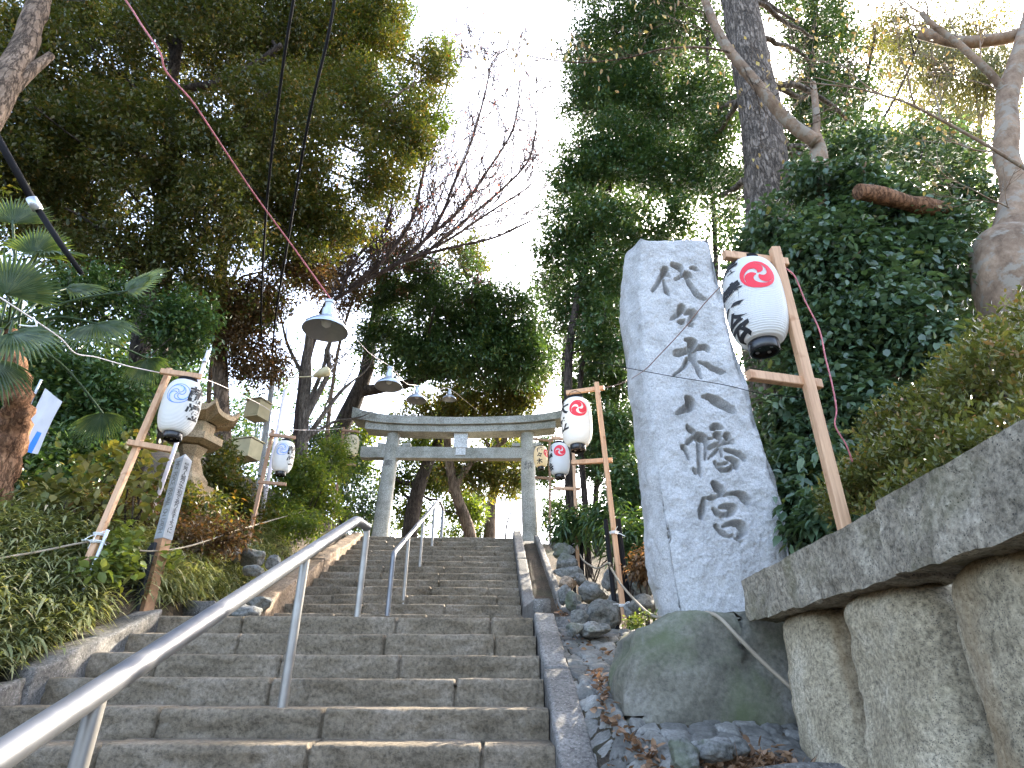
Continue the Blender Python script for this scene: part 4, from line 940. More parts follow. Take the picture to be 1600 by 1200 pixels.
# ------------------------------------------------------------------ peace pole
pb = at(231, 935, 5.5); pt = at(289, 712, 5.62); pb[2] -= .12
t = thing('peace_pole', 'white square wooden post lettered on two faces, standing in grass on the left', 'post', pb)
ax = norm(pt-pb); L = np.linalg.norm(pt-pb); hw = .0525
az = math.radians(45-24)     # edge towards the steps
e1_ = np.array([math.cos(-az), math.sin(-az), 0]); e1_ = norm(e1_-ax*np.dot(e1_, ax)); e2_ = np.cross(ax, e1_)
def PPt(a_, b_, h_): return pb+e1_*a_+e2_*b_+ax*h_
mb = MB(); lo_ = .64
V = [PPt(sx_*hw, sy_*hw, h_) for h_ in (lo_, L-.05) for sx_, sy_ in ((-1, -1), (1, -1), (1, 1), (-1, 1))]+[PPt(0, 0, L+.02)]
mb.add(V, [(0, 1, 5, 4), (1, 2, 6, 5), (2, 3, 7, 6), (3, 0, 4, 7), (4, 5, 8), (5, 6, 8), (6, 7, 8), (7, 4, 8), (3, 2, 1, 0)]); mb.build('upper_post', M['polepaint'], t)
mb = MB(); V = [PPt(sx_*hw*.93, sy_*hw*.93, h_) for h_ in (-.1, lo_) for sx_, sy_ in ((-1, -1), (1, -1), (1, 1), (-1, 1))]
mb.add(V, [(0, 1, 5, 4), (1, 2, 6, 5), (2, 3, 7, 6), (3, 0, 4, 7), (7, 6, 5, 4)]); mb.build('rotten_foot', M['rottenwood'], t)
mb = MB(); V = [PPt(sx_*hw*1.12+ox, sy_*hw*1.12+oy, h_) for h_ in (-.1, .60) for sx_, sy_, ox, oy in ((-1, -1, -.02, -.01), (1, -1, -.06, -.02), (1, 1, -.06, -.0), (-1, 1, -.02, 0))]
mb.add(V, [(0, 1, 5, 4), (1, 2, 6, 5), (2, 3, 7, 6), (3, 0, 4, 7), (7, 6, 5, 4)]); mb.build('wrap', M['tar'], t)
# face -e2 (towards viewer's left) and face +e1 (viewer's right)
f1n = -e2_; f2n = e1_
mb = MB(); txt = 'MAY PEACE PREVAIL ON EARTH'
pos = L-.10; stp = (L-.14-lo_)/len(txt)
for ch in txt:
    if ch != ' ':
        V, Fc = G(ch, .008); mb.add([PPt(v[1]*.072, -hw-.0012, pos-v[0]*.062) for v in V], Fc)
    pos -= stp
mb.build('lettering', M['ink'], t)
mb = MB(); txt = '世界人類が平和でありますように'; pos = L-.11; stp = (L-.14-lo_)/len(txt)
for ch in txt:
    V, Fc = G(ch, .01); mb.add([PPt(hw+.0012, v[0]*.058, pos+v[1]*.055) for v in V], Fc); pos -= stp
mb.build('lettering', M['inkblack'], t)

# ------------------------------------------------------------------ stone lantern in the bushes
LY = 8.0; lc = at(300, 790, LY); lx = at(312, 660, LY)[0]; gb = gz(lx, LY)
t = thing('stone_lantern', 'old carved stone lantern with a curled roof standing in the bushes behind the white post', 'stone lantern', [lx, LY, gb])
u_ = mpp(310, 660, LY); zc_ = at(310, 664, LY)[2]
def hexa(prof, rot, nm, sides=6):
    mb = MB(); th_ = np.linspace(0, 2*math.pi, sides, endpoint=False)+rot
    V = [(lx+r*math.cos(a_), LY+r*math.sin(a_), z) for r, z in prof for a_ in th_]; k = len(prof)
    Fc = [(i*sides+j, i*sides+(j+1) % sides, (i+1)*sides+(j+1) % sides, (i+1)*sides+j) for i in range(k-1) for j in range(sides)]+[tuple(range(sides-1, -1, -1)), tuple((k-1)*sides+j for j in range(sides))]
    mb.add(V, Fc); mb.build(nm, M['lanternstone'], t)
# curled roof
n6 = 6; V = []; rot = .25; rs = [(.02, .34), (.12, .31), (.26, .20), (.40, .13), (.50, .12)]; nseg = 36
for (r, z) in rs:
    for q in range(nseg):
        a_ = 2*math.pi*q/nseg; k = abs(((a_/(math.pi/3)) % 1)-.5)*2; up = (k**4)*.14*(r/.5)**3; rr = r*(.90+.13*k**2)
        V.append((lx+rr*math.cos(a_+rot), LY+rr*math.sin(a_+rot), zc_+z+up))
for q in range(nseg):
    a_ = 2*math.pi*q/nseg; k = abs(((a_/(math.pi/3)) % 1)-.5)*2; rr = .50*(.90+.13*k**2); V.append((lx+rr*math.cos(a_+rot), LY+rr*math.sin(a_+rot), zc_+.05+(k**4)*.14))
for q in range(nseg):
    a_ = 2*math.pi*q/nseg; V.append((lx+.24*math.cos(a_+rot), LY+.24*math.sin(a_+rot), zc_-.0))
k = len(rs)+2; Fc = [(i*nseg+j, i*nseg+(j+1) % nseg, (i+1)*nseg+(j+1) % nseg, (i+1)*nseg+j) for i in range(k-1) for j in range(nseg)]
mb = MB(); mb.add(V, Fc); mb.build('roof', M['lanternstone'], t)
hexa([(.22, zc_-.26), (.23, zc_+.0)], rot, 'firebox')
hexa([(.24, zc_-.34), (.37, zc_-.30), (.37, zc_-.20), (.30, zc_-.18)], rot, 'platform')
hexa([(.30, gb+.55), (.30, gb+.62), (.22, gb+.72), (.13, gb+.95), (.12, zc_-.52), (.2, zc_-.36)], rot, 'shaft')
hexa([(.52, gb-.1), (.52, gb+.22), (.40, gb+.26), (.40, gb+.54), (.30, gb+.56)], rot, 'base')

# white banner beside the palm on the left
t = thing('banner', 'white cloth banner half in sun behind the palm trunk at the left edge', 'banner', at(15, 700, 5.6))
gxx, gyy = np.meshgrid(np.linspace(0, 1, 24), np.linspace(0, 1, 40))
c00, c10, c01 = at(5, 702, 5.6), at(52, 706, 5.5), at(62, 600, 5.75); c11 = at(93, 625, 5.6)
Pb = (c00*(1-gxx[..., None])*(1-gyy[..., None])+c10*gxx[..., None]*(1-gyy[..., None])+c01*(1-gxx[..., None])*gyy[..., None]+c11*gxx[..., None]*gyy[..., None])
Pb[..., 1] += .10*np.abs(gxx-.6)*1.4 + .02*np.sin(gxx*9+gyy*3)
i0 = (np.arange(39)[:, None]*24+np.arange(23)[None]).ravel(); Fq = np.stack([i0, i0+1, i0+25, i0+24], -1)
mi = np.where((np.arange(len(Fq)) % 23 > 15) & (np.arange(len(Fq)) % 23 < 19) & ((np.arange(len(Fq))//23) < 14), 1, 0)
link('cloth', raw_mesh('cloth', Pb.reshape(-1, 3), Fq, [M['cloth'], M['clothblue']], True, midx=mi), t)
mb = MB(); mb.tube([c00-[.0, 0, .9], c01+[0, 0, .05]], .012, 8); mb.build('pole', M['galv'], t)

# ------------------------------------------------------------------ vegetation
def leaf_geo(P, D, N, L, Wd, fold=.12, droop=.1, hexa=False, tint=None):
    """many leaves at once: base P, direction D, normal N"""
    D = norm(D); S = norm(np.cross(D, N)); N = np.cross(S, D); n = len(P)
    L = np.broadcast_to(np.asarray(L, float), (n,))[:, None]; Wd = np.broadcast_to(np.asarray(Wd, float), (n,))[:, None]
    tip = P + D*L - np.array([0, 0, 1])*droop*L
    if not hexa:
        m_ = P + D*L*.45
        V = np.stack([P, m_+S*Wd/2+N*fold*Wd, tip, m_-S*Wd/2+N*fold*Wd], 1).reshape(-1, 3)
        b = np.arange(n)[:, None]*4
        Fc = np.concatenate([b+np.array([0, 2, 1]), b+np.array([0, 3, 2])], 1).reshape(-1, 3)
        return V, Fc, np.repeat(tint, 2)
    a_ = P + D*L*.30; c_ = P + D*L*.68 - np.array([0, 0, 1])*droop*L*.35
    V = np.stack([P, a_+S*Wd*.46+N*fold*Wd, c_+S*Wd*.40+N*fold*Wd*.8, tip, c_-S*Wd*.40+N*fold*Wd*.8, a_-S*Wd*.46+N*fold*Wd], 1).reshape(-1, 3)
    b = np.arange(n)[:, None]*6
    Fc = np.concatenate([b+np.array([0, 3, 2, 1]), b+np.array([0, 5, 4, 3])], 1).reshape(-1, 4)
    return V, Fc, np.repeat(tint, 2)
def BL(u, v, Y, ru, rv, ry=None, w=1.0):
    c = at(u, v, Y); k = mpp(u, v, Y); rx, rz = ru*k, rv*k*1.08
    return (c, np.array([rx, ry if ry else .7*min(max(rx, rz), 1.6), rz]), w)
def clumps(blobs, n, g, hole=None, inner=.35):
    wts = np.array([b[2]*(b[1][0]*b[1][2])**1.0 for b in blobs]); wts /= wts.sum()
    C = []; O = []; tot = 0
    while tot < n:
        k = g.choice(len(blobs), n, p=wts); d = norm(g.normal(size=(n, 3))); r = g.uniform(inner**2, 1, n)**.5
        c0 = np.array([b[0] for b in blobs])[k]; R = np.array([b[1] for b in blobs])[k]
        wob = 1+.28*fbm(d*2.2+c0, 3, 3)[:, None]
        c = c0 + d*R*r[:, None]*wob
        ok = np.ones(n, bool)
        if hole: ok = fbm(c*hole[0]+11, 3, 17) > hole[1]
        C.append(c[ok]); O.append(norm(d/R)[ok]); tot += ok.sum()
    return np.concatenate(C)[:n], np.concatenate(O)[:n]
def crown_geo(blobs, n, per, L, Wd, cr, seed, hole=(.7, -.35), droop=.15, hexa=False, up=.35, inner=.35, jit=.25, bias=0):
    g = np.random.default_rng(seed); C, O = clumps(blobs, n, g, hole, inner)
    td = norm(O*.7 + np.array([0, 0, up]) + g.normal(size=C.shape)*.45)
    ct = g.uniform(0, 1, n); k = np.repeat(np.arange(n), per); m_ = len(k)
    i = np.tile(np.arange(per), n); t = (i+g.uniform(0, 1, m_))/per
    ref = norm(np.cross(td, g.normal(size=td.shape))); B = np.cross(td, ref)
    ang = i*2.4+g.uniform(-.5, .5, m_)+np.repeat(g.uniform(0, 6, n), per)
    rad = ref[k]*np.cos(ang)[:, None]+B[k]*np.sin(ang)[:, None]
    P = C[k] + td[k]*(t-.5)[:, None]*cr*1.6 + rad*(cr*.16*g.uniform(0, 1, m_))[:, None] + g.normal(size=(m_, 3))*cr*.16
    D = norm(td[k]*.55 + rad*.85 + g.normal(size=(m_, 3))*.25 + np.array([0, 0, -droop]))
    N = norm(np.array([0, 0, 1.]) + td[k]*.3 + g.normal(size=(m_, 3))*.45)
    tint = np.clip(.5*ct[k]+.5*g.uniform(0, 1, m_)**1.15+bias, 0, 1)
    sz = g.uniform(.65, 1.15, m_)
    V, Fc, ti = leaf_geo(P, D, N, L*sz, Wd*sz, .12, droop*.6, hexa, tint)
    return V, Fc, ti, C
def wavy(a_, b_, g, n=7, amp=.08, sag=0):
    a_ = np.asarray(a_, float); b_ = np.asarray(b_, float); t = np.linspace(0, 1, n)[:, None]; Ln = np.linalg.norm(b_-a_)
    return a_*(1-t)+b_*t + np.cumsum(g.normal(size=(n, 3)), 0)*amp*Ln*.3*np.sin(math.pi*t) + np.array([0, 0, sag])*4*t*(1-t)
def trunk_disp(amp, freq, seed):
    def f(V): return V + amp*np.stack([fbm(V*freq+seed, 3, seed), fbm(V*freq+seed+40, 3, seed+1), 0*V[:, 0]], -1)
    return f
def woody(mb, pts, r0, r1, n=12, m=8, amp=.02, seed=0):
    P = spline(pts, m); rr = np.linspace(r0, r1, len(P)) if np.isscalar(r0) else r0
    mb.tube(P, rr, n, disp=trunk_disp(amp, 2.5, seed)); return P
def tree(name, label, trunks, barkm, blobs, leafm, n, per, L, Wd, cr, seed, cat='tree', limbs=10, twigs=40, group=None, base=None, twr=.012, **kw):
    """trunks: list of (points, r0, r1)"""
    g = np.random.default_rng(seed); P0 = np.asarray(trunks[0][0][0] if trunks else base, float)
    t = thing(name, label, cat, P0, group)
    V, Fc, ti, C = crown_geo(blobs, n, per, L, Wd, cr, seed, **kw)
    link('crown', raw_mesh('crown', V, Fc, leafm, False, tint=ti), t)
    mb = MB(); TP_ = []
    for (pts, r0, r1) in trunks: TP_.append(woody(mb, pts, r0, r1, 20 if r0 > .1 else 12, 10, .06*r0 if r0 > .05 else .004, seed)); 
    if trunks:
        A = np.concatenate([p[len(p)//4:] for p in TP_])
        tips = []
        for q in range(limbs):
            b = blobs[q % len(blobs)]; tgt = b[0]+g.normal(size=3)*b[1]*.35
            src = A[np.argmin(np.linalg.norm(A-(tgt-np.array([0, 0, .35*np.linalg.norm(b[1])])), axis=1)+g.uniform(0, .5, len(A)))]
            w_ = wavy(src, tgt, g, 8, .10); rl = max(.016, trunks[0][1]*.32*g.uniform(.5, 1)); mb.tube(spline(w_, 3), np.linspace(rl, rl*.35, len(w_)*3-2), 7); tips.append(spline(w_, 3))
        if tips:
            A2 = np.concatenate(tips)
            for q in range(twigs):
                tgt = C[g.integers(len(C))]; src = A2[np.argmin(np.linalg.norm(A2-tgt, axis=1))]
                w_ = wavy(src, tgt, g, 5, .12); mb.tube(w_, np.linspace(twr, twr*.35, 5), 5)
        mb.build('trunk', barkm, t, True)
    return t
def ground_pt(u, v, Y, dz=-.25):
    p = at(u, v, Y); p[2] = gz(p[0], p[1])+dz; return p
def TR(Y, *pts, root=True):
    out = [at(u, v, Y) for u, v in pts]
    if root: out = [np.array([out[0][0], Y, gz(out[0][0], Y)-.3])] + out
    return out
TG = 'trees in the shrine grove'
# ---- left side
tree('evergreen_tree', 'big dark evergreen filling the upper left, with a long curved bough', [(TR(8.2, (213, 700), (215, 600), (232, 450), (262, 300), (268, 150), (282, 30), (300, -120)), .17, .09), ([at(266, 140, 8.2), at(330, 132, 8.1), at(390, 105, 8.0), at(440, 70, 7.9)], .09, .05)], M['bark_dark'],
     [BL(140, 110, 7.6, 170, 110), BL(300, 60, 8, 130, 100), BL(230, 230, 7.6, 190, 95), BL(390, 190, 8, 110, 90), BL(120, 330, 7.5, 150, 80), BL(330, 330, 8, 130, 75), BL(40, 230, 7, 90, 110), BL(260, 420, 8.2, 110, 45), BL(420, 40, 8.5, 90, 70), BL(20, 60, 7, 70, 60), BL(180, -60, 8, 260, 80)],
     M['leaf_shade'], 9500, 18, .102, .045, .29, 11, limbs=22, twigs=90, group=TG, hole=(.75, -.42))
tree('evergreen_tree', 'olive and rust tinged evergreen leaning over the steps from the upper left', [(TR(10, (353, 770), (347, 650), (343, 500), (350, 380), (385, 250), (440, 130), (520, 0)), .16, .08), ([at(360, 330, 10), at(440, 260, 9.8), at(540, 200, 9.6), at(620, 150, 9.5)], .08, .03)], M['bark_brown'],
     [BL(520, 60, 9.4, 110, 90), BL(600, 160, 9.4, 85, 70), BL(480, 190, 9.3, 120, 80), BL(660, 110, 9.6, 50, 42), BL(560, 270, 9.6, 90, 55), BL(640, 225, 9.7, 40, 32), BL(430, 300, 9.4, 110, 70), BL(520, 350, 9.8, 70, 42), BL(590, 20, 9.6, 60, 60), BL(450, 410, 9.8, 80, 55), BL(380, 470, 9.6, 80, 50), BL(560, -80, 9.5, 130, 70)],
     M['leaf_olive'], 7000, 18, .102, .045, .29, 12, limbs=24, twigs=110, group=TG, hole=(.8, -.33))
tree('evergreen_tree', 'green evergreen with pointed leaf sprays at the edge of the sky gap', [([at(470, 120, 10.4), at(560, 90, 10.2), at(640, 95, 10.1), at(690, 120, 10)], .05, .015)], M['bark_dark'],
     [BL(550, 90, 10.2, 75, 80), BL(620, 60, 10.2, 50, 60), BL(690, 105, 10.2, 32, 40), BL(590, 130, 10, 60, 50), BL(660, 180, 10.2, 45, 30)], M['leaf_fresh'], 800, 18, .11, .045, .28, 13, limbs=6, twigs=30, group=TG, bias=-.15)
tree('maple_tree', 'rust brown autumn tree below the big evergreens left of the hanging lamp', [(TR(10.8, (330, 790), (325, 660), (332, 560), (350, 470), (380, 400)), .06, .03)], M['bark_brown'],
     [BL(340, 500, 9.4, 70, 45), BL(400, 470, 9.6, 60, 40), BL(470, 440, 10, 50, 40), BL(410, 560, 10, 60, 40)], M['leaf_rust'], 1000, 16, .085, .045, .26, 14, limbs=8, twigs=40, group=TG)
tree('evergreen_tree', 'dark evergreen closing the gaps behind the two big left trees', [(TR(13, (250, 760), (255, 600), (262, 420), (280, 250)), .12, .06)], M['bark_dark'],
     [BL(150, 180, 13, 150, 100), BL(330, 240, 13, 130, 80), BL(450, 150, 13, 110, 90), BL(250, 330, 13, 170, 60), BL(60, 300, 13, 90, 80), BL(480, 280, 13, 80, 60), BL(300, 40, 13, 150, 70)], M['leaf_shade'], 2200, 15, .17, .075, .45, 17, limbs=10, twigs=20, group=TG, hole=(.5, -.12))
# near lit trunk in the top left corner
t = thing('leaning_trunk', 'sunlit bent trunk reaching in at the top left corner behind the near lamp', 'tree', at(-120, 420, 4.6), TG)
mb = MB(); woody(mb, [np.array([at(-190, 600, 4.6)[0], 4.6, gz(at(-190, 600, 4.6)[0], 4.6)-.3]), at(-150, 430, 4.6), at(-60, 270, 4.7), at(10, 130, 4.9), at(55, 20, 5.1), at(90, -110, 5.3)], .19, .12, 24, 10, .02, 4)
woody(mb, [at(-10, 165, 4.85), at(40, 118, 5.0), at(78, 86, 5.2)], .09, .05, 14, 8, .01, 5); mb.build('trunk', M['bark_brown'], t, True)
V, Fc, ti, C = crown_geo([BL(60, -60, 5.4, 90, 60), BL(-60, 60, 5.2, 60, 80), BL(-40, 300, 5.2, 40, 50), BL(110, 20, 5.8, 60, 30)], 420, 16, .085, .04, .25, 15); link('crown', raw_mesh('crown', V, Fc, M['leaf_olive'], False, tint=ti), t)
tree('maple_tree', 'thin tan-leaved autumn tree between the big evergreen and the gate', [(TR(14, (505, 760), (515, 640), (530, 540), (560, 440)), .07, .03)], M['bark_brown'],
     [BL(560, 400, 14, 60, 40), BL(620, 385, 14, 50, 30), BL(530, 460, 13.5, 45, 40), BL(500, 420, 13.5, 50, 40), BL(590, 450, 14, 40, 30), BL(520, 540, 14, 30, 40)], M['leaf_rust'], 800, 15, .10, .045, .32, 16, limbs=10, twigs=50, group=TG, hole=(.8, -.1))
# bare cherry over the steps
def twigger(mb, p, d, ln, r, depth, g, tips, bend=.25, upb=.15, rmin=.0034):
    n = 5; P = [np.asarray(p, float)]; d = norm(d)
    for i in range(n):
        d = norm(d + g.normal(size=3)*bend*.45 + np.array([0, 0, upb*.3])); P.append(P[-1]+d*ln/n)
    mb.tube(P, np.linspace(r, r*.5, n+1), 5 if r < .02 else 7); tips.append(P[-1])
    if depth > 0:
        for q in range(g.integers(2, 4)):
            k = g.integers(1, n+1); dd = norm(d + norm(np.cross(d, g.normal(size=3)))*g.uniform(.4, .8))
            twigger(mb, P[k], dd, ln*g.uniform(.55, .8), max(r*.5, rmin), depth-1, g, tips, bend, upb, rmin)
def bare_tree(name, label, trunk, limbs, barkm, seed, leafm=None, nleaf=0, L=.05, depth=3, tl=.8, every=6, group=TG, rmin=.0034, upb=.2):
    g = np.random.default_rng(seed); t = thing(name, label, 'tree', trunk[0][0], group); mb = MB(); tips = []
    woody(mb, *trunk, 16, 8, .02, seed)
    for (pts, r0, r1) in limbs:
        P = spline(pts, 8); rr = np.linspace(r0, r1, len(P)); mb.tube(P, rr, 9)
        for i in range(every, len(P), every):
            d = norm(P[min(i+1, len(P)-1)]-P[i-1]); dd = norm(d+norm(np.cross(d, g.normal(size=3)))*g.uniform(.3, .8)+[0, 0, .1])
            twigger(mb, P[i], dd, tl*g.uniform(.6, 1.2), max(rr[i]*.45, .004, rmin), depth, g, tips, upb=upb, rmin=rmin)
        twigger(mb, P[-1], P[-1]-P[-3], tl*.8, max(r1*.8, .004, rmin), depth, g, tips, upb=upb, rmin=rmin)
    mb.build('trunk', barkm, t, True)
    if leafm is not None and nleaf:
        T_ = np.array(tips)[g.integers(len(tips), size=nleaf)] + g.normal(size=(nleaf, 3))*.05
        D = g.normal(size=(nleaf, 3))*.7+[0, 0, -.7]; V, Fc, ti = leaf_geo(T_, D, g.normal(size=(nleaf, 3)), L*g.uniform(.7, 1.2, nleaf), L*.45, .15, .1, False, g.uniform(0, 1, nleaf))
        link('crown', raw_mesh('crown', V, Fc, leafm, False, tint=ti), t)
    return t
Yc = 12.5
def LM(*pts, r0=.05, r1=.012, Y=Yc): return ([at(u, v, Y+.004*(v-300)*0) for u, v in pts], r0, r1)
bare_tree('cherry_tree', 'bare cherry tree fanning fine reddish twigs across the white sky', (TR(Yc, (462, 770), (470, 640), (484, 540), (520, 470)), .15, .10),
  [LM((520, 470), (575, 437), (640, 405), (700, 388), (770, 372), (830, 345), r0=0.051, r1=.024), LM((545, 452), (600, 405), (640, 350), (655, 300), (668, 240), (685, 170), (700, 130), r0=0.063, r1=.024), LM((590, 430), (650, 390), (690, 335), (708, 290), (735, 225), (757, 150), (765, 110), r0=0.054, r1=.024),
   LM((610, 420), (670, 370), (720, 325), (765, 262), (800, 205), (812, 150), r0=0.051, r1=.024), LM((660, 400), (720, 350), (785, 295), (826, 250), (838, 200), r0=0.045, r1=.024), LM((530, 460), (560, 400), (600, 360), (612, 320), (620, 260), r0=0.045, r1=.024), LM((640, 405), (700, 375), (760, 335), (815, 300), r0=0.042, r1=.024), LM((500, 490), (530, 440), (560, 420), (600, 380), r0=0.045, r1=.024)],
  M['bark_cherry'], 21, M['leaf_red'], 3400, .07, depth=3, tl=1.9, every=3, upb=.30, rmin=.011)
bare_tree('pollarded_tree', 'grey pollarded tree with stubby cut boughs below the large hanging lamp', (TR(11.5, (466, 770), (472, 690), (478, 600), (484, 500)), .13, .09),
  [LM((474, 660), (500, 610), (512, 585), (514, 560), r0=.07, r1=.045, Y=11.5), LM((470, 700), (500, 655), (530, 615), (548, 598), r0=.06, r1=.03, Y=11.5), LM((478, 640), (505, 575), (510, 545), r0=.05, r1=.035, Y=11.5), LM((470, 690), (520, 660), (545, 655), r0=.04, r1=.02, Y=11.5), LM((480, 600), (450, 540), (440, 500), r0=.05, r1=.02, Y=11.5)],
  M['bark_grey'], 22, None, 0, depth=2, tl=.7, every=9)
# ---- leaning evergreen behind the gate
tree('evergreen_tree', 'dark trunk leaning right behind the left end of the gate under a dense crown', [(TR(15.5, (500, 745), (528, 680), (556, 620), (572, 580), (580, 530), (592, 470), (602, 420)), .30, .12), ([at(560, 612, 15.5), at(600, 606, 15.5), at(650, 596, 15.5), at(690, 575, 15.5), at(760, 560, 15.5)], .17, .06)], M['bark_dark'],
     [BL(640, 430, 15, 70, 42), BL(720, 440, 15, 85, 48), BL(770, 500, 15, 80, 55), BL(660, 505, 15, 85, 45), BL(600, 450, 15, 45, 45), BL(740, 560, 15, 80, 45), BL(660, 560, 15.2, 70, 35), BL(815, 560, 15, 40, 45), BL(585, 540, 15.4, 30, 40)],
     M['leaf_dark'], 3300, 17, .15, .062, .38, 31, limbs=18, twigs=60, group=TG, hole=(.55, -.35))
tree('evergreen_tree', 'rusty olive tree catching sun just behind the right half of the gate beam', [(TR(17, (735, 840), (712, 770), (700, 700), (705, 640), (740, 560)), .20, .08), ([at(704, 770, 17), at(740, 720, 17), at(790, 690, 17)], .12, .05)], M['bark_brown'],
     [BL(760, 620, 16.5, 80, 32), BL(810, 600, 16.5, 45, 40), BL(680, 640, 16.8, 60, 25), BL(740, 400, 16, 60, 22), BL(780, 660, 17, 60, 25), BL(730, 735, 17.5, 50, 30), BL(790, 740, 18, 45, 35)],
     M['leaf_olive'], 1500, 16, .15, .065, .36, 32, limbs=12, twigs=40, group=TG, hole=(.55, -.2))
tree('evergreen_tree', 'curving dark trunk seen under the gate beam, left of centre', [(TR(19, (640, 835), (652, 770), (668, 725), (688, 680), (690, 620)), .28, .14)], M['bark_dark'],
     [BL(640, 690, 19, 45, 35), BL(610, 740, 19.5, 40, 45), BL(690, 640, 19, 50, 25), BL(560, 700, 19, 40, 40), BL(640, 800, 20, 30, 25), BL(690, 740, 20, 40, 35), BL(725, 800, 21, 35, 25), BL(800, 690, 21, 40, 25)], M['leaf_fresh'], 1300, 16, .16, .07, .4, 33, limbs=8, twigs=30, group=TG)
tree('pine_tree', 'straight tapering trunk standing in the bright gap beside the right gate pillar', [(TR(24, (765, 835), (768, 790), (772, 740), (774, 660)), .28, .12)], M['bark_brown'],
     [BL(770, 735, 24, 45, 28), BL(800, 700, 25, 35, 30), BL(735, 780, 25, 30, 25)], M['leaf_olive'], 420, 16, .18, .07, .45, 34, limbs=6, twigs=24, group=TG, hole=(.5, -.1))
tree('young_tree', 'thin young tree in the bright gap under the gate', [(TR(26, (790, 838), (798, 800), (806, 775)), .05, .02)], M['bark_dark'], [BL(800, 765, 26, 25, 22), BL(820, 790, 26, 20, 18)], M['leaf_dark'], 120, 12, .16, .06, .35, 35, limbs=3, twigs=10, group=TG)
tree('bush', 'low green bush far behind the head of the steps', [], None, [BL(590, 825, 22, 25, 20), BL(725, 832, 24, 40, 14), BL(650, 822, 23, 30, 20), BL(540, 810, 17, 30, 25)], M['leaf_fresh'], 500, 14, .14, .06, .3, 36, cat='bush', base=at(640, 835, 22))
# ---- left understory
SG = 'shrubs on the left bank'
def shrub(label, blobs, leafm, n, per, L, Wd, cr, seed, cat='shrub', group=SG, stems=8, **kw):
    g = np.random.default_rng(seed); c = blobs[0][0]; b0 = np.array([c[0], c[1], gz(c[0], c[1])])
    t = thing('shrub', label, cat, b0, group); kw.setdefault('hole', None)
    V, Fc, ti, C = crown_geo(blobs, n, per, L, Wd, cr, seed, **kw); link('foliage', raw_mesh('foliage', V, Fc, leafm, False, tint=ti), t)
    mb = MB()
    for q in range(stems):
        k = C[g.integers(len(C))]; s_ = b0+np.array([g.normal()*.12, g.normal()*.1, -.1]); mb.tube(spline(wavy(s_, k, g, 5, .12), 3), np.linspace(.012, .004, 13), 5)
    if stems: mb.build('stem', M['bark_dark'], t, True)
    return t
shrub('dark glossy shrub behind the banner at the far left', [BL(60, 600, 6.6, 90, 60), BL(150, 640, 6.8, 80, 70), BL(40, 760, 6, 70, 60), BL(120, 720, 6.4, 60, 50)], M['leaf_dark'], 1000, 15, .10, .05, .25, 41)
shrub('dark green shrub filling the gap behind the leaning lantern frame', [BL(190, 560, 7.2, 90, 50), BL(140, 480, 7, 70, 60), BL(280, 510, 7.6, 60, 50), BL(230, 640, 7.5, 40, 60)], M['leaf_dark'], 700, 15, .10, .045, .25, 42, hole=(1.2, -.1))
shrub('shrub with broad yellowing leaves left of the leaning frame', [BL(130, 770, 5.3, 60, 35), BL(75, 790, 5.3, 60, 30), BL(170, 720, 5.5, 50, 30)], M['leaf_yellow'], 55, 7, .115, .07, .2, 43, hexa=True, up=.1)
shrub('shrub with yellow leaves between the leaning frame and the white post', [BL(215, 745, 5.5, 30, 30), BL(235, 790, 5.6, 25, 25), BL(205, 700, 5.7, 30, 25)], M['leaf_yellow'], 30, 7, .11, .07, .2, 44, hexa=True, up=.1)
shrub('bright lime green seedlings at the foot of the white post', [BL(180, 885, 5.0, 34, 20, .2), BL(192, 845, 5.15, 20, 22, .2), BL(160, 900, 4.9, 22, 12, .2), BL(262, 880, 5.5, 10, 18, .2)], M['leaf_lime'], 60, 8, .085, .06, .12, 45, stems=0, hexa=True, up=.6)
shrub('sunlit fresh green bush behind the second blue-crested lantern', [BL(470, 745, 10, 50, 40), BL(500, 790, 10.4, 40, 25), BL(440, 800, 9.6, 40, 25), BL(470, 820, 9, 40, 20), BL(520, 720, 11, 30, 40)], M['leaf_fresh'], 900, 15, .075, .035, .2, 46)
shrub('mixed shrub growing around the stone lantern', [BL(345, 760, 8.6, 40, 50), BL(300, 800, 7.3, 60, 30), BL(375, 800, 9, 40, 35), BL(345, 730, 9.2, 25, 40), BL(255, 780, 7.2, 30, 40)], M['leaf_olive'], 750, 14, .08, .04, .2, 47)
shrub('dry brown and orange weeds on the bank behind the white post', [BL(180, 800, 6, 60, 30), BL(110, 830, 5.4, 60, 20), BL(330, 840, 7, 60, 25), BL(260, 835, 6.4, 50, 25)], M['leaf_rust'], 420, 12, .085, .03, .2, 48)
shrub('dark evergreen thicket left of the gate pillar', [BL(540, 740, 14, 40, 60), BL(500, 700, 14.5, 40, 40), BL(575, 790, 15, 25, 40)], M['leaf_dark'], 500, 15, .12, .05, .3, 49)
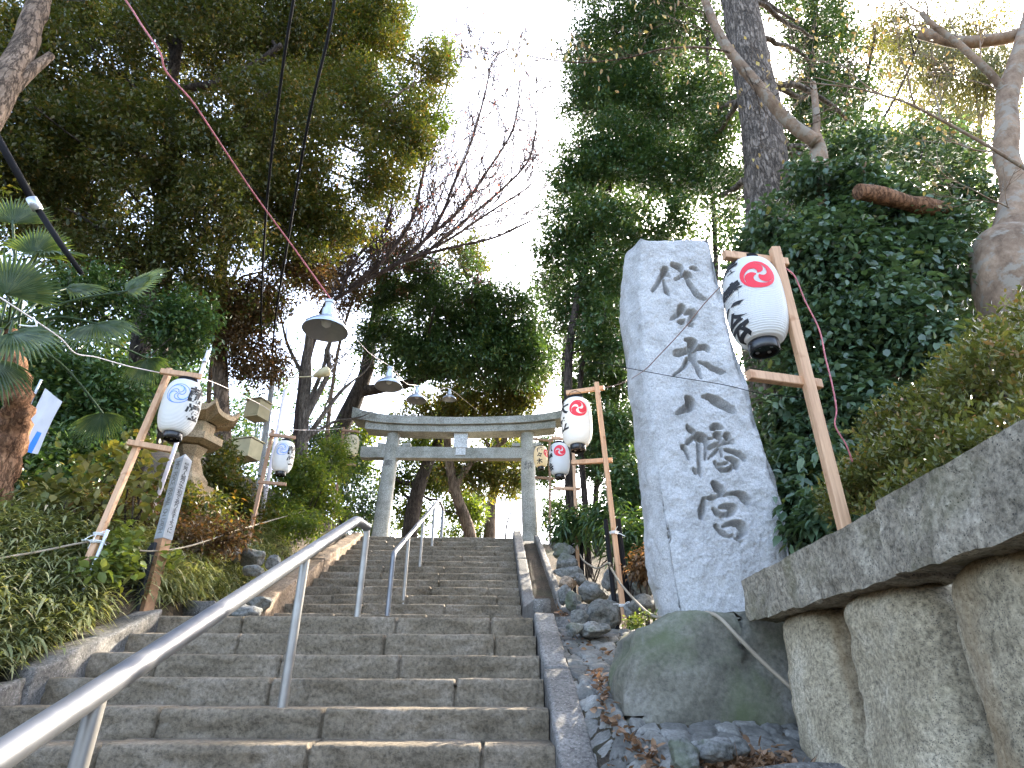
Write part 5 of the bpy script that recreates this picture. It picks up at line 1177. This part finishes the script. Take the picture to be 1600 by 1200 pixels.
# ---- fan palm
def palm():
    g = np.random.default_rng(5); base = ground_pt(15, 700, 5.0, -.1); top = at(8, 520, 4.6)
    t = thing('fan_palm', 'fan palm with a fibrous trunk and wide split fronds at the left edge', 'palm', base)
    mb = MB(); P = spline([base, at(20, 690, 5.0), at(25, 610, 4.8), top], 10); mb.tube(P, np.linspace(.13, .11, len(P))*(1+.12*np.sin(np.arange(len(P))*2.1)), 18, disp=trunk_disp(.03, 9, 3)); mb.build('trunk', M['bark_red'], t, True)
    def frond(c, axis, nrm, R, k=26, spread=2.75, droop=.2):
        axis = norm(axis); nrm = norm(np.asarray(nrm)-axis*np.dot(nrm, axis)); sd = np.cross(nrm, axis); V = []; Fc = []; ti = []
        for i in range(k):
            a_ = (i/(k-1)-.5)*spread*1.0; a2 = a_ + .0
            d = axis*math.cos(a_)+sd*math.sin(a_); s_ = np.cross(nrm, d); wd = R*spread/k*.62; Lr = R*(1-.18*abs(a_)/spread*2)*g.uniform(.9, 1.05)
            rows = []
            for f, wf in ((.02, .10), (.25, .40), (.48, .62), (.75, .42), (1.0, .03)):
                p = c+d*Lr*f - np.array([0, 0, 1])*droop*Lr*f**3 ; rows.append((p+s_*wd*wf+nrm*.010*wf, p-nrm*.012*wf, p-s_*wd*wf+nrm*.010*wf))
            b = len(V)
            for r_ in rows: V += list(r_)
            for q in range(len(rows)-1):
                for e_ in (0, 1): Fc.append((b+q*3+e_, b+q*3+e_+1, b+q*3+3+e_+1, b+q*3+3+e_)); ti.append(g.uniform(0, .7))
        return np.array(V), Fc, ti
    spec = [((197, 455, 4.9), (.5, .0, .5), (-.1, -.8, .55), .62, .12), ((148, 505, 4.85), (.35, -.1, -.2), (-.1, -.7, .7), .58, .25), ((52, 400, 4.4), (.15, .0, .9), (.2, -.9, .2), .50, .1), ((60, 395, 4.3), (.9, 0, .12), (.1, -.6, .8), .55, .2), ((10, 460, 4.1), (.15, .1, .9), (.5, -.85, .1), .62, .05),
            ((15, 520, 4.2), (.9, -.1, -.3), (.2, -.8, .5), .6, .3), ((160, 645, 5.3), (.2, -.1, -.9), (.2, -.9, .1), .40, .3), ((20, 350, 4.4), (-.2, .1, 1), (.3, -.9, 0), .5, 0), ((105, 450, 5.0), (.7, .3, .3), (0, -.8, .6), .5, .2), ((-20, 560, 4.3), (.5, -.2, -.9), (.6, -.7, .1), .55, .3), ((230, 560, 5.6), (.3, 0, -.8), (0, -.9, .3), .4, .3)]
    for (u, v, Yp), ax_, nr_, R, dr in spec:
        c = at(u, v, Yp); V, Fc, ti = frond(c, ax_, nr_, R*.82, droop=dr, k=30); fr_ = link('frond', raw_mesh('frond', V, Fc, M['leaf_palm'], False, tint=ti), t)
        mb = MB(); mb.tube(spline([top+g.normal(size=3)*.04, (top+c)/2+[0, 0, .12], c, c+norm(ax_)*.04], 6), .011, 6)
        st = mb.build('petiole', M['leaf_palm'], fr_, True)
palm()
# ---- right side
tree('evergreen_tree', 'tall glossy evergreen standing between the gate and the carved stone', [(TR(9.2, (893, 800), (888, 640), (893, 520), (925, 380), (975, 220), (1010, 80), (1030, -80)), .085, .05), (TR(9.6, (915, 800), (905, 620), (930, 500), (1000, 350), (1060, 200)), .06, .03)], M['bark_dark'],
     [BL(985, 70, 9, 95, 80), BL(940, 150, 9, 65, 60), BL(1040, 160, 9, 80, 80), BL(960, 240, 9, 85, 65), BL(900, 285, 9.2, 45, 35), BL(1050, 270, 8.8, 70, 70), BL(925, 350, 9, 75, 45), BL(1020, 350, 8.6, 80, 50), BL(880, 400, 9.4, 45, 42), BL(950, 430, 9, 55, 55), BL(900, 480, 9.6, 55, 45), BL(950, 520, 9, 50, 60), BL(1060, 20, 9, 60, 70), BL(1000, -60, 9, 140, 60)],
     M['leaf_dark'], 7800, 17, .098, .045, .27, 51, limbs=26, twigs=110, group=TG, hole=(.8, -.36))
tree('evergreen_tree', 'dark evergreen thicket behind the two right lanterns', [(TR(11, (930, 800), (935, 700), (925, 600)), .06, .04)], M['bark_dark'],
     [BL(940, 610, 10.5, 60, 50), BL(960, 690, 9.5, 50, 60), BL(930, 700, 11, 45, 50), BL(985, 770, 8.5, 40, 60), BL(930, 780, 9.5, 50, 50), BL(885, 775, 12.8, 25, 50), BL(965, 560, 10, 40, 50), BL(850, 720, 14, 25, 40)],
     M['leaf_dark'], 2000, 16, .10, .045, .27, 52, limbs=10, twigs=40, group=TG, hole=(.9, -.25))
tree('evergreen_tree', 'slender evergreen half hidden behind the right gate pillar', [(TR(16, (888, 800), (880, 600), (886, 480), (892, 380)), .08, .04)], M['bark_dark'], [BL(850, 560, 17, 35, 60), BL(860, 450, 17, 30, 40), BL(840, 640, 17, 25, 30), BL(870, 640, 16.5, 30, 50), BL(850, 790, 15, 25, 40), BL(850, 735, 15.5, 20, 30)], M['leaf_dark'], 620, 15, .13, .055, .34, 53, limbs=6, twigs=30, group=TG, hole=(.6, 0))
kb = TR(6.3, (1203, 560), (1202, 420), (1200, 310), (1188, 180), (1166, 60), (1140, -60), (1110, -220))
tree('zelkova_tree', 'massive straight trunk with plated grey bark behind the carved stone', [(kb, .33, .27)], M['bark_grey'],
     [BL(1275, 60, 7.4, 60, 70), BL(1260, 140, 7.2, 55, 50), BL(1310, 190, 7, 50, 45), BL(1120, -200, 7, 250, 90, 1.6), BL(1300, -130, 7.5, 120, 60), BL(1150, 300, 7.4, 40, 60), BL(1240, 240, 6.9, 40, 40), BL(1110, 200, 7.6, 40, 60)], M['leaf_dark'], 3000, 16, .095, .042, .27, 54, limbs=16, twigs=70, group=TG, hole=(.9, -.2), twr=.010)
tree('evergreen_tree', 'dark fine-leaved evergreen behind the massive trunk', [(TR(8.6, (1225, 560), (1235, 400), (1250, 220), (1270, 60), (1280, -60)), .09, .05), (TR(8.6, (1120, 600), (1118, 400), (1110, 200), (1105, 60)), .06, .035)], M['bark_dark'],
     [BL(1275, 50, 8.5, 60, 60), BL(1290, 140, 8.4, 70, 55), BL(1255, 220, 8.4, 55, 45), BL(1110, 60, 8.5, 50, 60), BL(1120, 170, 8.5, 50, 60), BL(1130, 270, 8.4, 55, 60), BL(1150, 360, 8.3, 50, 50), BL(1240, 300, 8.4, 45, 45), BL(1200, -40, 8.6, 110, 50), BL(1320, 210, 8.2, 45, 35)], M['leaf_dark'], 2600, 17, .09, .042, .27, 58, limbs=18, twigs=70, group=TG, hole=(.9, -.22))
ivy = tree('ivy_clad_tree', 'pruned tree smothered in glossy dark ivy to the right of the largest lantern', [(TR(5.0, (1300, 800), (1295, 600), (1290, 420), (1282, 260), (1272, 215)), .13, .085), ([at(1276, 222, 4.9), at(1232, 190, 4.9), at(1185, 135, 4.9), at(1143, 84, 4.9), at(1122, 50, 4.9), at(1100, -5, 4.9), at(1085, -60, 4.9)], .078, .045), ([at(1272, 225, 4.95), at(1276, 190, 4.95), at(1270, 130, 4.95)], .05, .035)], M['bark_pale'],
     [BL(1300, 290, 4.95, 75, 60), BL(1240, 350, 5, 60, 60), BL(1370, 350, 4.9, 90, 70), BL(1300, 420, 4.8, 110, 80), BL(1440, 420, 4.7, 90, 70), BL(1400, 500, 4.5, 110, 70), BL(1290, 540, 4.7, 80, 80), BL(1460, 540, 4.2, 60, 50), BL(1260, 650, 4.6, 60, 70), BL(1340, 630, 4.5, 80, 70), BL(1245, 760, 4.5, 50, 60), BL(1500, 370, 4.7, 40, 50), BL(1190, 420, 5.6, 40, 70)],
     M['leaf_camellia'], 3600, 13, .080, .052, .20, 55, limbs=30, twigs=60, hole=(1.3, -.45), hexa=True, droop=.35, up=.1, inner=.45)
tree('camellia_tree', 'broad dark foliage mass at the back right above the hedge', [(TR(6.2, (1420, 700), (1410, 500), (1400, 330)), .1, .05)], M['bark_dark'],
     [BL(1380, 260, 6.2, 70, 40), BL(1450, 290, 6.2, 80, 60), BL(1330, 250, 6.4, 60, 45), BL(1250, 300, 6.5, 50, 60), BL(1520, 310, 6.0, 50, 50), BL(1430, 240, 6.5, 70, 35), BL(1400, 420, 6.2, 130, 80), BL(1260, 450, 6.6, 90, 100), BL(1500, 520, 5.8, 100, 80), BL(1350, 600, 6, 130, 90), BL(1240, 640, 6.2, 80, 110), BL(1210, 800, 6.2, 60, 60)], M['leaf_camellia'], 3000, 15, .088, .05, .27, 56, limbs=12, twigs=40, group=TG, hole=(1.1, -.3))
tree('evergreen_tree', 'dark evergreen closing the gaps behind the tall glossy one', [(TR(14, (960, 780), (965, 600), (985, 400), (1010, 200)), .1, .05)], M['bark_dark'],
     [BL(990, 120, 14, 80, 80), BL(1040, 260, 14, 90, 80), BL(950, 320, 14, 60, 60), BL(970, 460, 14, 55, 60), BL(1100, 120, 14, 60, 80), BL(930, 560, 14, 40, 60), BL(1150, 300, 14, 50, 60)], M['leaf_dark'], 1500, 15, .17, .075, .45, 59, limbs=8, twigs=20, group=TG, hole=(.5, -.12))
# long cut bough and the pale trunk at the right edge
t = thing('pale_tree', 'pale smooth trunk with cut boughs at the right edge', 'tree', ground_pt(1560, 480, 4.3), TG)
g = np.random.default_rng(9); mb = MB(); tips = []
woody(mb, [ground_pt(1640, 560, 4.3), at(1590, 440, 4.3), at(1582, 370, 4.35), at(1586, 300, 4.4), at(1572, 230, 4.4), at(1574, 150, 4.4), at(1600, 60, 4.4), at(1640, -60, 4.4)], np.interp(np.arange(57), [0, 8, 16, 24, 40, 56], [.42, .34, .17, .115, .10, .085]), 0, 24, 8, .02, 7)
woody(mb, [at(1574, 145, 4.4), at(1540, 108, 4.35), at(1500, 70, 4.3), at(1460, 40, 4.3), at(1440, 20, 4.3)], .045, .028, 12, 8, .006, 8)
woody(mb, [at(1600, 52, 4.45), at(1560, 62, 4.5), at(1500, 66, 4.6), at(1438, 52, 4.7)], .075, .07, 16, 8, .01, 9)
woody(mb, [at(1640, 290, 4.0), at(1600, 262, 4.0), at(1520, 215, 3.95), at(1440, 172, 3.9), at(1400, 155, 3.9), at(1340, 138, 3.9), at(1270, 120, 3.9)], .020, .004, 9, 8, .003, 10)
for (u, v, Yp, du, dv) in ((1430, 165, 3.9, -.3, .9), (1470, 188, 3.92, .3, .8), (1380, 150, 3.9, -.6, .6), (1330, 136, 3.9, -.9, .3), (1500, 70, 4.3, -.2, .9), (1460, 40, 4.3, -.9, .5), (1530, 100, 4.35, .1, .9), (1440, 20, 4.3, -.7, .6), (1574, 150, 4.4, -.5, .5), (1590, 330, 4.3, -.9, .2), (1560, 240, 4.2, -.9, .1)):
    twigger(mb, at(u, v, Yp), np.array([du, g.normal()*.2, dv]), .55, .009, 3, g, tips)
mb.build('trunk', M['bark_pale'], t, True)
T_ = np.array(tips); k = g.integers(len(T_), size=170); V, Fc, ti = leaf_geo(T_[k]+g.normal(size=(170, 3))*.04, g.normal(size=(170, 3))*.6+[0, 0, -.8], g.normal(size=(170, 3)), .065*g.uniform(.7, 1.2, 170), .032, .15, .1, True, g.uniform(0, 1, 170))
link('crown', raw_mesh('crown', V, Fc, M['leaf_tan'], False, tint=ti), t)
t = thing('cut_bough', 'reddish peeling bough sawn short, poking out of the ivy at right', 'tree', at(1400, 315, 4.45), TG)
mb = MB(); woody(mb, [at(1500, 330, 4.75), at(1470, 326, 4.62), at(1440, 322, 4.5), at(1400, 312, 4.4), at(1362, 303, 4.32), at(1340, 300, 4.28)], np.interp(np.arange(41), [0, 10, 16, 20, 32, 40], [.05, .075, .10, .075, .083, .078]), 0, 22, 8, .016, 12); mb.build('trunk', M['bark_red'], t, True)
# hanging twigs with withered leaves across the top
t = thing('withered_branch', 'long thin branch with hanging withered leaves crossing the sky gap at the top right', 'branch', at(1115, 75, 4.6)); mb = MB(); tips = []; g = np.random.default_rng(19)
P = woody(mb, [at(1140, 82, 4.85), at(1100, 74, 4.7), at(1040, 76, 4.6), at(980, 90, 4.6), at(910, 98, 4.6), at(850, 92, 4.6), at(790, 82, 4.6), at(722, 80, 4.6)], .016, .002, 7, 8, .003, 3)
for i in range(6, len(P), 3):
    twigger(mb, P[i], np.array([g.normal()*.7, g.normal()*.4, g.normal()*.8]), .35*(1 if i < 34 else .6), .004, 2, g, tips)
for (u, v, du, dv) in ((1100, 20, -.6, .8), (1110, 50, -.8, .2), (1128, 60, -.3, .9), (1180, 130, .6, .8), (1200, 150, .9, .5), (1160, 100, .2, -.9), (1250, 200, .9, .4), (1270, 135, .4, .9), (1270, 140, -.5, .9), (1275, 180, .9, .6)):
    twigger(mb, at(u, v, 4.85), np.array([du, g.normal()*.2, dv]), .75, .008, 3, g, tips)
mb.build('twig', M['bark_brown'], t, True)
T_ = np.array(tips); nl = 300; k = g.integers(len(T_), size=nl); V, Fc, ti = leaf_geo(T_[k]+g.normal(size=(nl, 3))*.10, g.normal(size=(nl, 3))*.35+[0, 0, -1], g.normal(size=(nl, 3)), .085*g.uniform(.6, 1.2, nl), .034, .18, .1, True, g.uniform(0, 1, nl))
link('withered_leaf', raw_mesh('withered_leaf', V, Fc, M['leaf_tan'], False, tint=ti), t).__setitem__('kind', 'stuff')
# weeping hazy tree far right
bare_tree('weeping_tree', 'pale yellowish weeping tree far behind the right trunk', (TR(13, (1560, 520), (1545, 350), (1530, 200)), .14, .06), [LM((1540, 300), (1500, 180), (1440, 100), (1390, 130), r0=.05, Y=13), LM((1535, 240), (1520, 120), (1480, 60), (1430, 60), r0=.05, Y=13), LM((1530, 200), (1560, 80), (1600, 40), r0=.04, Y=13)], M['bark_pale'], 61, None, 0, depth=3, tl=1.6, every=5, upb=-.3)
g = np.random.default_rng(62); C, O = clumps([BL(1460, 120, 13, 90, 80, 1.2), BL(1550, 130, 13, 70, 100, 1.2), BL(1420, 200, 13, 70, 60, 1.2), BL(1500, 230, 13, 90, 60, 1.2), BL(1520, 50, 13, 90, 60, 1.2), BL(1400, 60, 13, 60, 50, 1.2)], 48000, g, (1.2, -.25), .1)
V, Fc, ti = leaf_geo(C, g.normal(size=C.shape)*.35+[-.5, 0, -1], g.normal(size=C.shape),   .16*g.uniform(.6, 1.2, len(C)), .042, .1, .1, False, g.uniform(0, 1, len(C)))
t = [o for o in bpy.data.objects if o.name == 'weeping_tree'][0]; link('crown', raw_mesh('crown', V, Fc, M['leaf_haze'], False, tint=ti), t)
tree('yellowing_tree', 'sparse tree with small yellowing leaves between the massive trunk and the right edge', [(TR(9, (1330, 520), (1335, 330), (1345, 180), (1370, 40)), .07, .03), ([at(1340, 250, 9), at(1400, 150, 9), at(1440, 60, 9)], .035, .012), ([at(1338, 280, 9), at(1300, 180, 9), at(1290, 60, 9)], .035, .012)], M['bark_dark'],
     [BL(1330, 70, 9, 60, 60), BL(1400, 40, 9, 60, 50), BL(1300, 170, 9, 60, 50), BL(1370, 180, 9, 50, 50), BL(1280, 0, 9, 60, 50), BL(1440, -20, 9, 60, 40)], M['leaf_yellow'], 520, 12, .085, .036, .3, 57, limbs=20, twigs=140, group=TG, hole=(.9, -.15), twr=.009)
# azalea hedge behind the balustrade
hb = [BL(1480, 690, 2.75, 90, 55, .4), BL(1560, 610, 2.5, 80, 80, .4), BL(1390, 740, 2.95, 70, 45, .35), BL(1590, 540, 2.6, 50, 60, .4), BL(1500, 620, 3.0, 70, 60, .4), BL(1340, 770, 3.1, 50, 35, .3), BL(1560, 700, 2.2, 80, 50, .35), BL(1450, 780, 2.5, 80, 35, .3), BL(1400, 660, 3.3, 50, 40, .3)]
shrub('dense small-leaved azalea hedge with reddish tips above the dark rail stones', hb, M['leaf_azalea'], 2600, 11, .036, .016, .075, 71, 'hedge', None, 60, hexa=True, up=.9, droop=-.1, hole=(2.2, -.45))
shrub('shrub with dark drooping leaves behind the carved stone and rail stones', [BL(1235, 800, 4.4, 50, 70, .3), BL(1290, 820, 3.9, 50, 40, .3), BL(1215, 700, 4.9, 30, 60, .3), BL(1270, 740, 4.3, 40, 50, .3)], M['leaf_camellia'], 420, 10, .10, .05, .18, 72, 'shrub', 'shrubs right of the steps', hexa=True, droop=.5)
shrub('low fern-like plants on top of the rubble wall', [BL(900, 825, 8.6, 45, 18, .4), BL(950, 820, 7.6, 30, 25, .4), BL(985, 845, 6.5, 35, 30, .3)], M['leaf_dark'], 300, 12, .13, .03, .2, 73, 'shrub', 'shrubs right of the steps', droop=.5)
shrub('clump of orange brown dead leaves beside the carved stone', [BL(1003, 885, 5.4, 20, 22, .15)], M['leaf_rust'], 90, 10, .055, .03, .09, 74, 'shrub', 'shrubs right of the steps', droop=.4, bias=.2)
shrub('small bright weeds on the back edge of the mossy boulder', [BL(1010, 967, 4.4, 22, 6, .06), BL(990, 975, 4.5, 14, 5, .05)], M['leaf_lime'], 40, 7, .03, .02, .04, 75, 'weeds', 'shrubs right of the steps', stems=0, hexa=True, up=1.0)
# far wood at both sides
def wood(seed, pts, leafm, L):
    blobs = [(np.array([x, y, gz(x, y)+h*.5]), np.array([r, r, h*.55]), 1.) for x, y, h, r in pts]
    V, Fc, ti, C = crown_geo(blobs, 3000, 16, L, L*.45, .6, seed, hole=(.4, -.15))
    me = raw_mesh('far_wood', V, Fc, leafm, False, tint=ti); o = link('far_wood', me); return tag(o, kind='stuff', label='mass of dark trees closing the view beyond the banks', cat='wood')
g = np.random.default_rng(4)
wood(91, [(-7.5-3.5*g.uniform()*2, 13+2.0*i, 6+3*g.uniform(), 2.2) for i in range(9)]+[(-11-2*g.uniform(), 6+2*i, 7, 2.2) for i in range(5)]+[(9+3*g.uniform(), 24+2.5*i, 5, 2.3) for i in range(3)]+[(-3+1.5*i, 33+g.uniform()*3, 2.2, 2) for i in range(3)], M['leaf_dark'], .26)

# ---- bamboo grass on the left bank
def sasa(n, seed, region, name='bamboo_grass'):
    g = np.random.default_rng(seed); out = []
    y = g.uniform(2.3, 9.5, n*3); s = -3.05 - np.abs(g.normal(0, 1.1, n*3)) ; a = y
    x = SD[0]*a + SN[0]*s; yy = SD[1]*a + SN[1]*s
    dens = fbm(np.stack([x*.8, yy*.8, 0*x], -1), 3, 7); far = np.clip((9.5-yy)/4, .12, 1)
    ok = (dens > -.45) & (g.uniform(0, 1, n*3) < far) & (s > -6.5)
    x, yy = x[ok][:n], yy[ok][:n]; n = len(x); z = ground_z(x, yy)
    per = 9; k = np.repeat(np.arange(n), per); m_ = len(k)
    hgt = g.uniform(.08, .34, n)*(1+.4*fbm(np.stack([x, yy, 0*x], -1), 2, 9))
    P = np.stack([x[k]+g.normal(0, .05, m_), yy[k]+g.normal(0, .05, m_), z[k]+hgt[k]*g.uniform(.35, 1, m_)], -1)
    az_ = g.uniform(0, 2*math.pi, m_); el = g.uniform(-.25, .8, m_)
    D = np.stack([np.cos(az_)*np.cos(el), np.sin(az_)*np.cos(el), np.sin(el)], -1); S = norm(np.cross(D, [0, 0, 1])); L = g.uniform(.09, .21, m_); Wd = L*g.uniform(.085, .13, m_)
    V = []; 
    for f, wf in ((0, .25), (.3, 1), (.65, .8), (1, .04)):
        c = P + D*(L*f)[:, None] - np.array([0, 0, 1])*(L*.55*f**2)[:, None]; V += [c+S*(Wd*wf/2)[:, None], c-S*(Wd*wf/2)[:, None]]
    V = np.stack(V, 1).reshape(-1, 3); b = np.arange(m_)[:, None]*8
    Fc = np.concatenate([b+np.array([2*q, 2*q+1, 2*q+3, 2*q+2]) for q in range(3)], 1).reshape(-1, 4)
    ti = np.repeat(np.clip(.35*g.uniform(0, 1, n)[k]+.65*g.uniform(0, 1, m_)**1.1, 0, 1), 3)
    tag(link(name, raw_mesh(name, V, Fc, M['leaf_sasa'], True, tint=ti)), 'low striped bamboo grass covering the left bank', 'grass', kind='stuff')
sasa(9500, 3, None)

# ---- rubble wall under the right lantern frames, rocks on the left bank
rw = thing('rubble_wall', 'low wall of rounded field stones under the right lantern frames', 'rubble wall', [1.1, 6, 2])
for i, (u, v, Yp, ru, rv, mt) in enumerate(((882, 862, 8.3, 17, 10, 0), (884, 879, 7.8, 18, 10, 0), (888, 896, 7.3, 17, 9, 0), (886, 914, 6.9, 15, 9, 1), (882, 930, 6.6, 10, 12, 0), (898, 944, 6.2, 14, 14, 0), (930, 925, 6.6, 22, 14, 0), (940, 962, 5.7, 25, 20, 0), (955, 912, 6.4, 12, 14, 0), (905, 968, 5.5, 14, 12, 0), (925, 985, 5.2, 26, 10, 0), (985, 925, 5.8, 14, 22, 0), (1005, 915, 5.6, 22, 18, 0), (1010, 945, 5.2, 22, 12, 0), (985, 955, 5.5, 10, 8, 0), (870, 850, 9.0, 10, 8, 0), (908, 905, 7.0, 8, 10, 0), (960, 940, 5.9, 10, 10, 0), (1020, 895, 5.6, 18, 14, 0), (895, 985, 5.1, 12, 8, 0))):
    c = at(u, v, Yp); k = mpp(u, v, Yp); V, Fc = rock_geo(c, (ru*k*1.22, max(ru, rv)*k*1.15, rv*k*1.32), 300+i, 4, .22, 12)
    link('stone', raw_mesh('stone', V, Fc, M['rubble_brown' if mt else 'rubble'], True), rw)
lr = thing('rock_pile', 'half buried grey rocks in the grass of the left bank beside the frame', 'rocks', at(380, 880, 7.2))
for i, (u, v, Yp, ru, rv) in enumerate(((362, 862, 7.6, 20, 12), (395, 865, 7.4, 20, 13), (397, 886, 7.0, 15, 9), (428, 872, 7.6, 12, 12), (340, 870, 7.4, 14, 10), (385, 947, 5.75, 26, 14), (408, 935, 6.1, 18, 12))):
    c = at(u, v, Yp); k = mpp(u, v, Yp); c[2] -= .05; V, Fc = rock_geo(c, (ru*k*1.0, ru*k, rv*k*1.1), 340+i, 4, .2, 12); link('rock', raw_mesh('rock', V, Fc, M['rubble'], True), lr)
cg = 'loose cobbles before the boulder'
for i, (u, v, Yp, ru, rv, lb) in enumerate(((1068, 1170, 2.98, 26, 24, 'rounded grey cobble at the left end of the edging stone'), (1110, 1160, 3.05, 34, 20, 'widest flat cobble lying in dead needles before the boulder'), (1150, 1158, 3.1, 17, 16, 'small bluish cobble right of the flat one before the boulder'))):
    c = at(u, v, Yp); k = mpp(u, v, Yp); V, Fc = rock_geo(c-[0, 0, .03], (ru*k*1.1, ru*k*.9, rv*k), 360+i, 4, .2, 10); tag(link('cobble', raw_mesh('cobble', V, Fc, M['rubble'], True)), lb, 'cobble', cg)
# fallen leaves and needles
g = np.random.default_rng(77); pts = []
def line_pts(px, n, sc):
    P = np.array([at(*q) for q in px]); i = g.uniform(0, len(P)-1, n); j = i.astype(int); f = (i-j)[:, None]; q = P[j]*(1-f)+P[j+1]*f + g.normal(size=(n, 3))*sc; q[:, 2] = ground_z(q[:, 0], q[:, 1])+.03+g.uniform(0, .02, n); return q
pts.append(line_pts([(928, 1020, 4.4), (940, 1060, 4.0), (945, 1090, 3.75), (975, 1115, 3.45), (1010, 1135, 3.25), (1035, 1160, 3.05)], 190, .022))
pts.append(line_pts([(1040, 1165, 3.0), (1120, 1150, 3.1), (1180, 1150, 3.1), (1230, 1160, 3.05)], 260, .07))
pts.append(line_pts([(940, 1180, 3.1), (1000, 1180, 3.0)], 30, .15))
pts.append(line_pts([(870, 880, 8.2), (880, 920, 6.8), (890, 960, 5.7)], 70, .04)+[0, 0, .04])
q = line_pts([(900, 960, 5.6), (900, 1000, 4.9), (980, 1000, 4.6)], 40, .12); pts.append(q)
P = np.concatenate(pts); n_ = len(P); D = g.normal(size=(n_, 3))*[1, 1, .35]; V, Fc, ti = leaf_geo(P, D, g.normal(size=(n_, 3))*.5+[0, 0, 1], .048*g.uniform(.5, 1.3, n_), .03, .25, -.1, True, g.uniform(0, 1, n_))
tag(link('fallen_leaves', raw_mesh('fallen_leaves', V, Fc, M['leaf_litter'], False, tint=ti)), 'dry fallen leaves gathered along the cobbles and the boulder', 'fallen leaves', kind='stuff')
n_ = 1500; P = line_pts([(1130, 1175, 3.0), (1180, 1165, 3.0), (1235, 1165, 3.0)], n_, .08)-[0, 0, .015]; D = g.normal(size=(n_, 3))*[1, .7, .2]; V, Fc, ti = leaf_geo(P, D, g.normal(size=(n_, 3))*.4+[0, 0, 1], .10*g.uniform(.5, 1.3, n_), .004, .1, 0, False, g.uniform(0, .7, n_))
tag(link('dead_needles', raw_mesh('dead_needles', V, Fc, M['leaf_litter'], False, tint=ti)), 'heap of brown dead needles beside the first granite pillar', 'needles', kind='stuff')
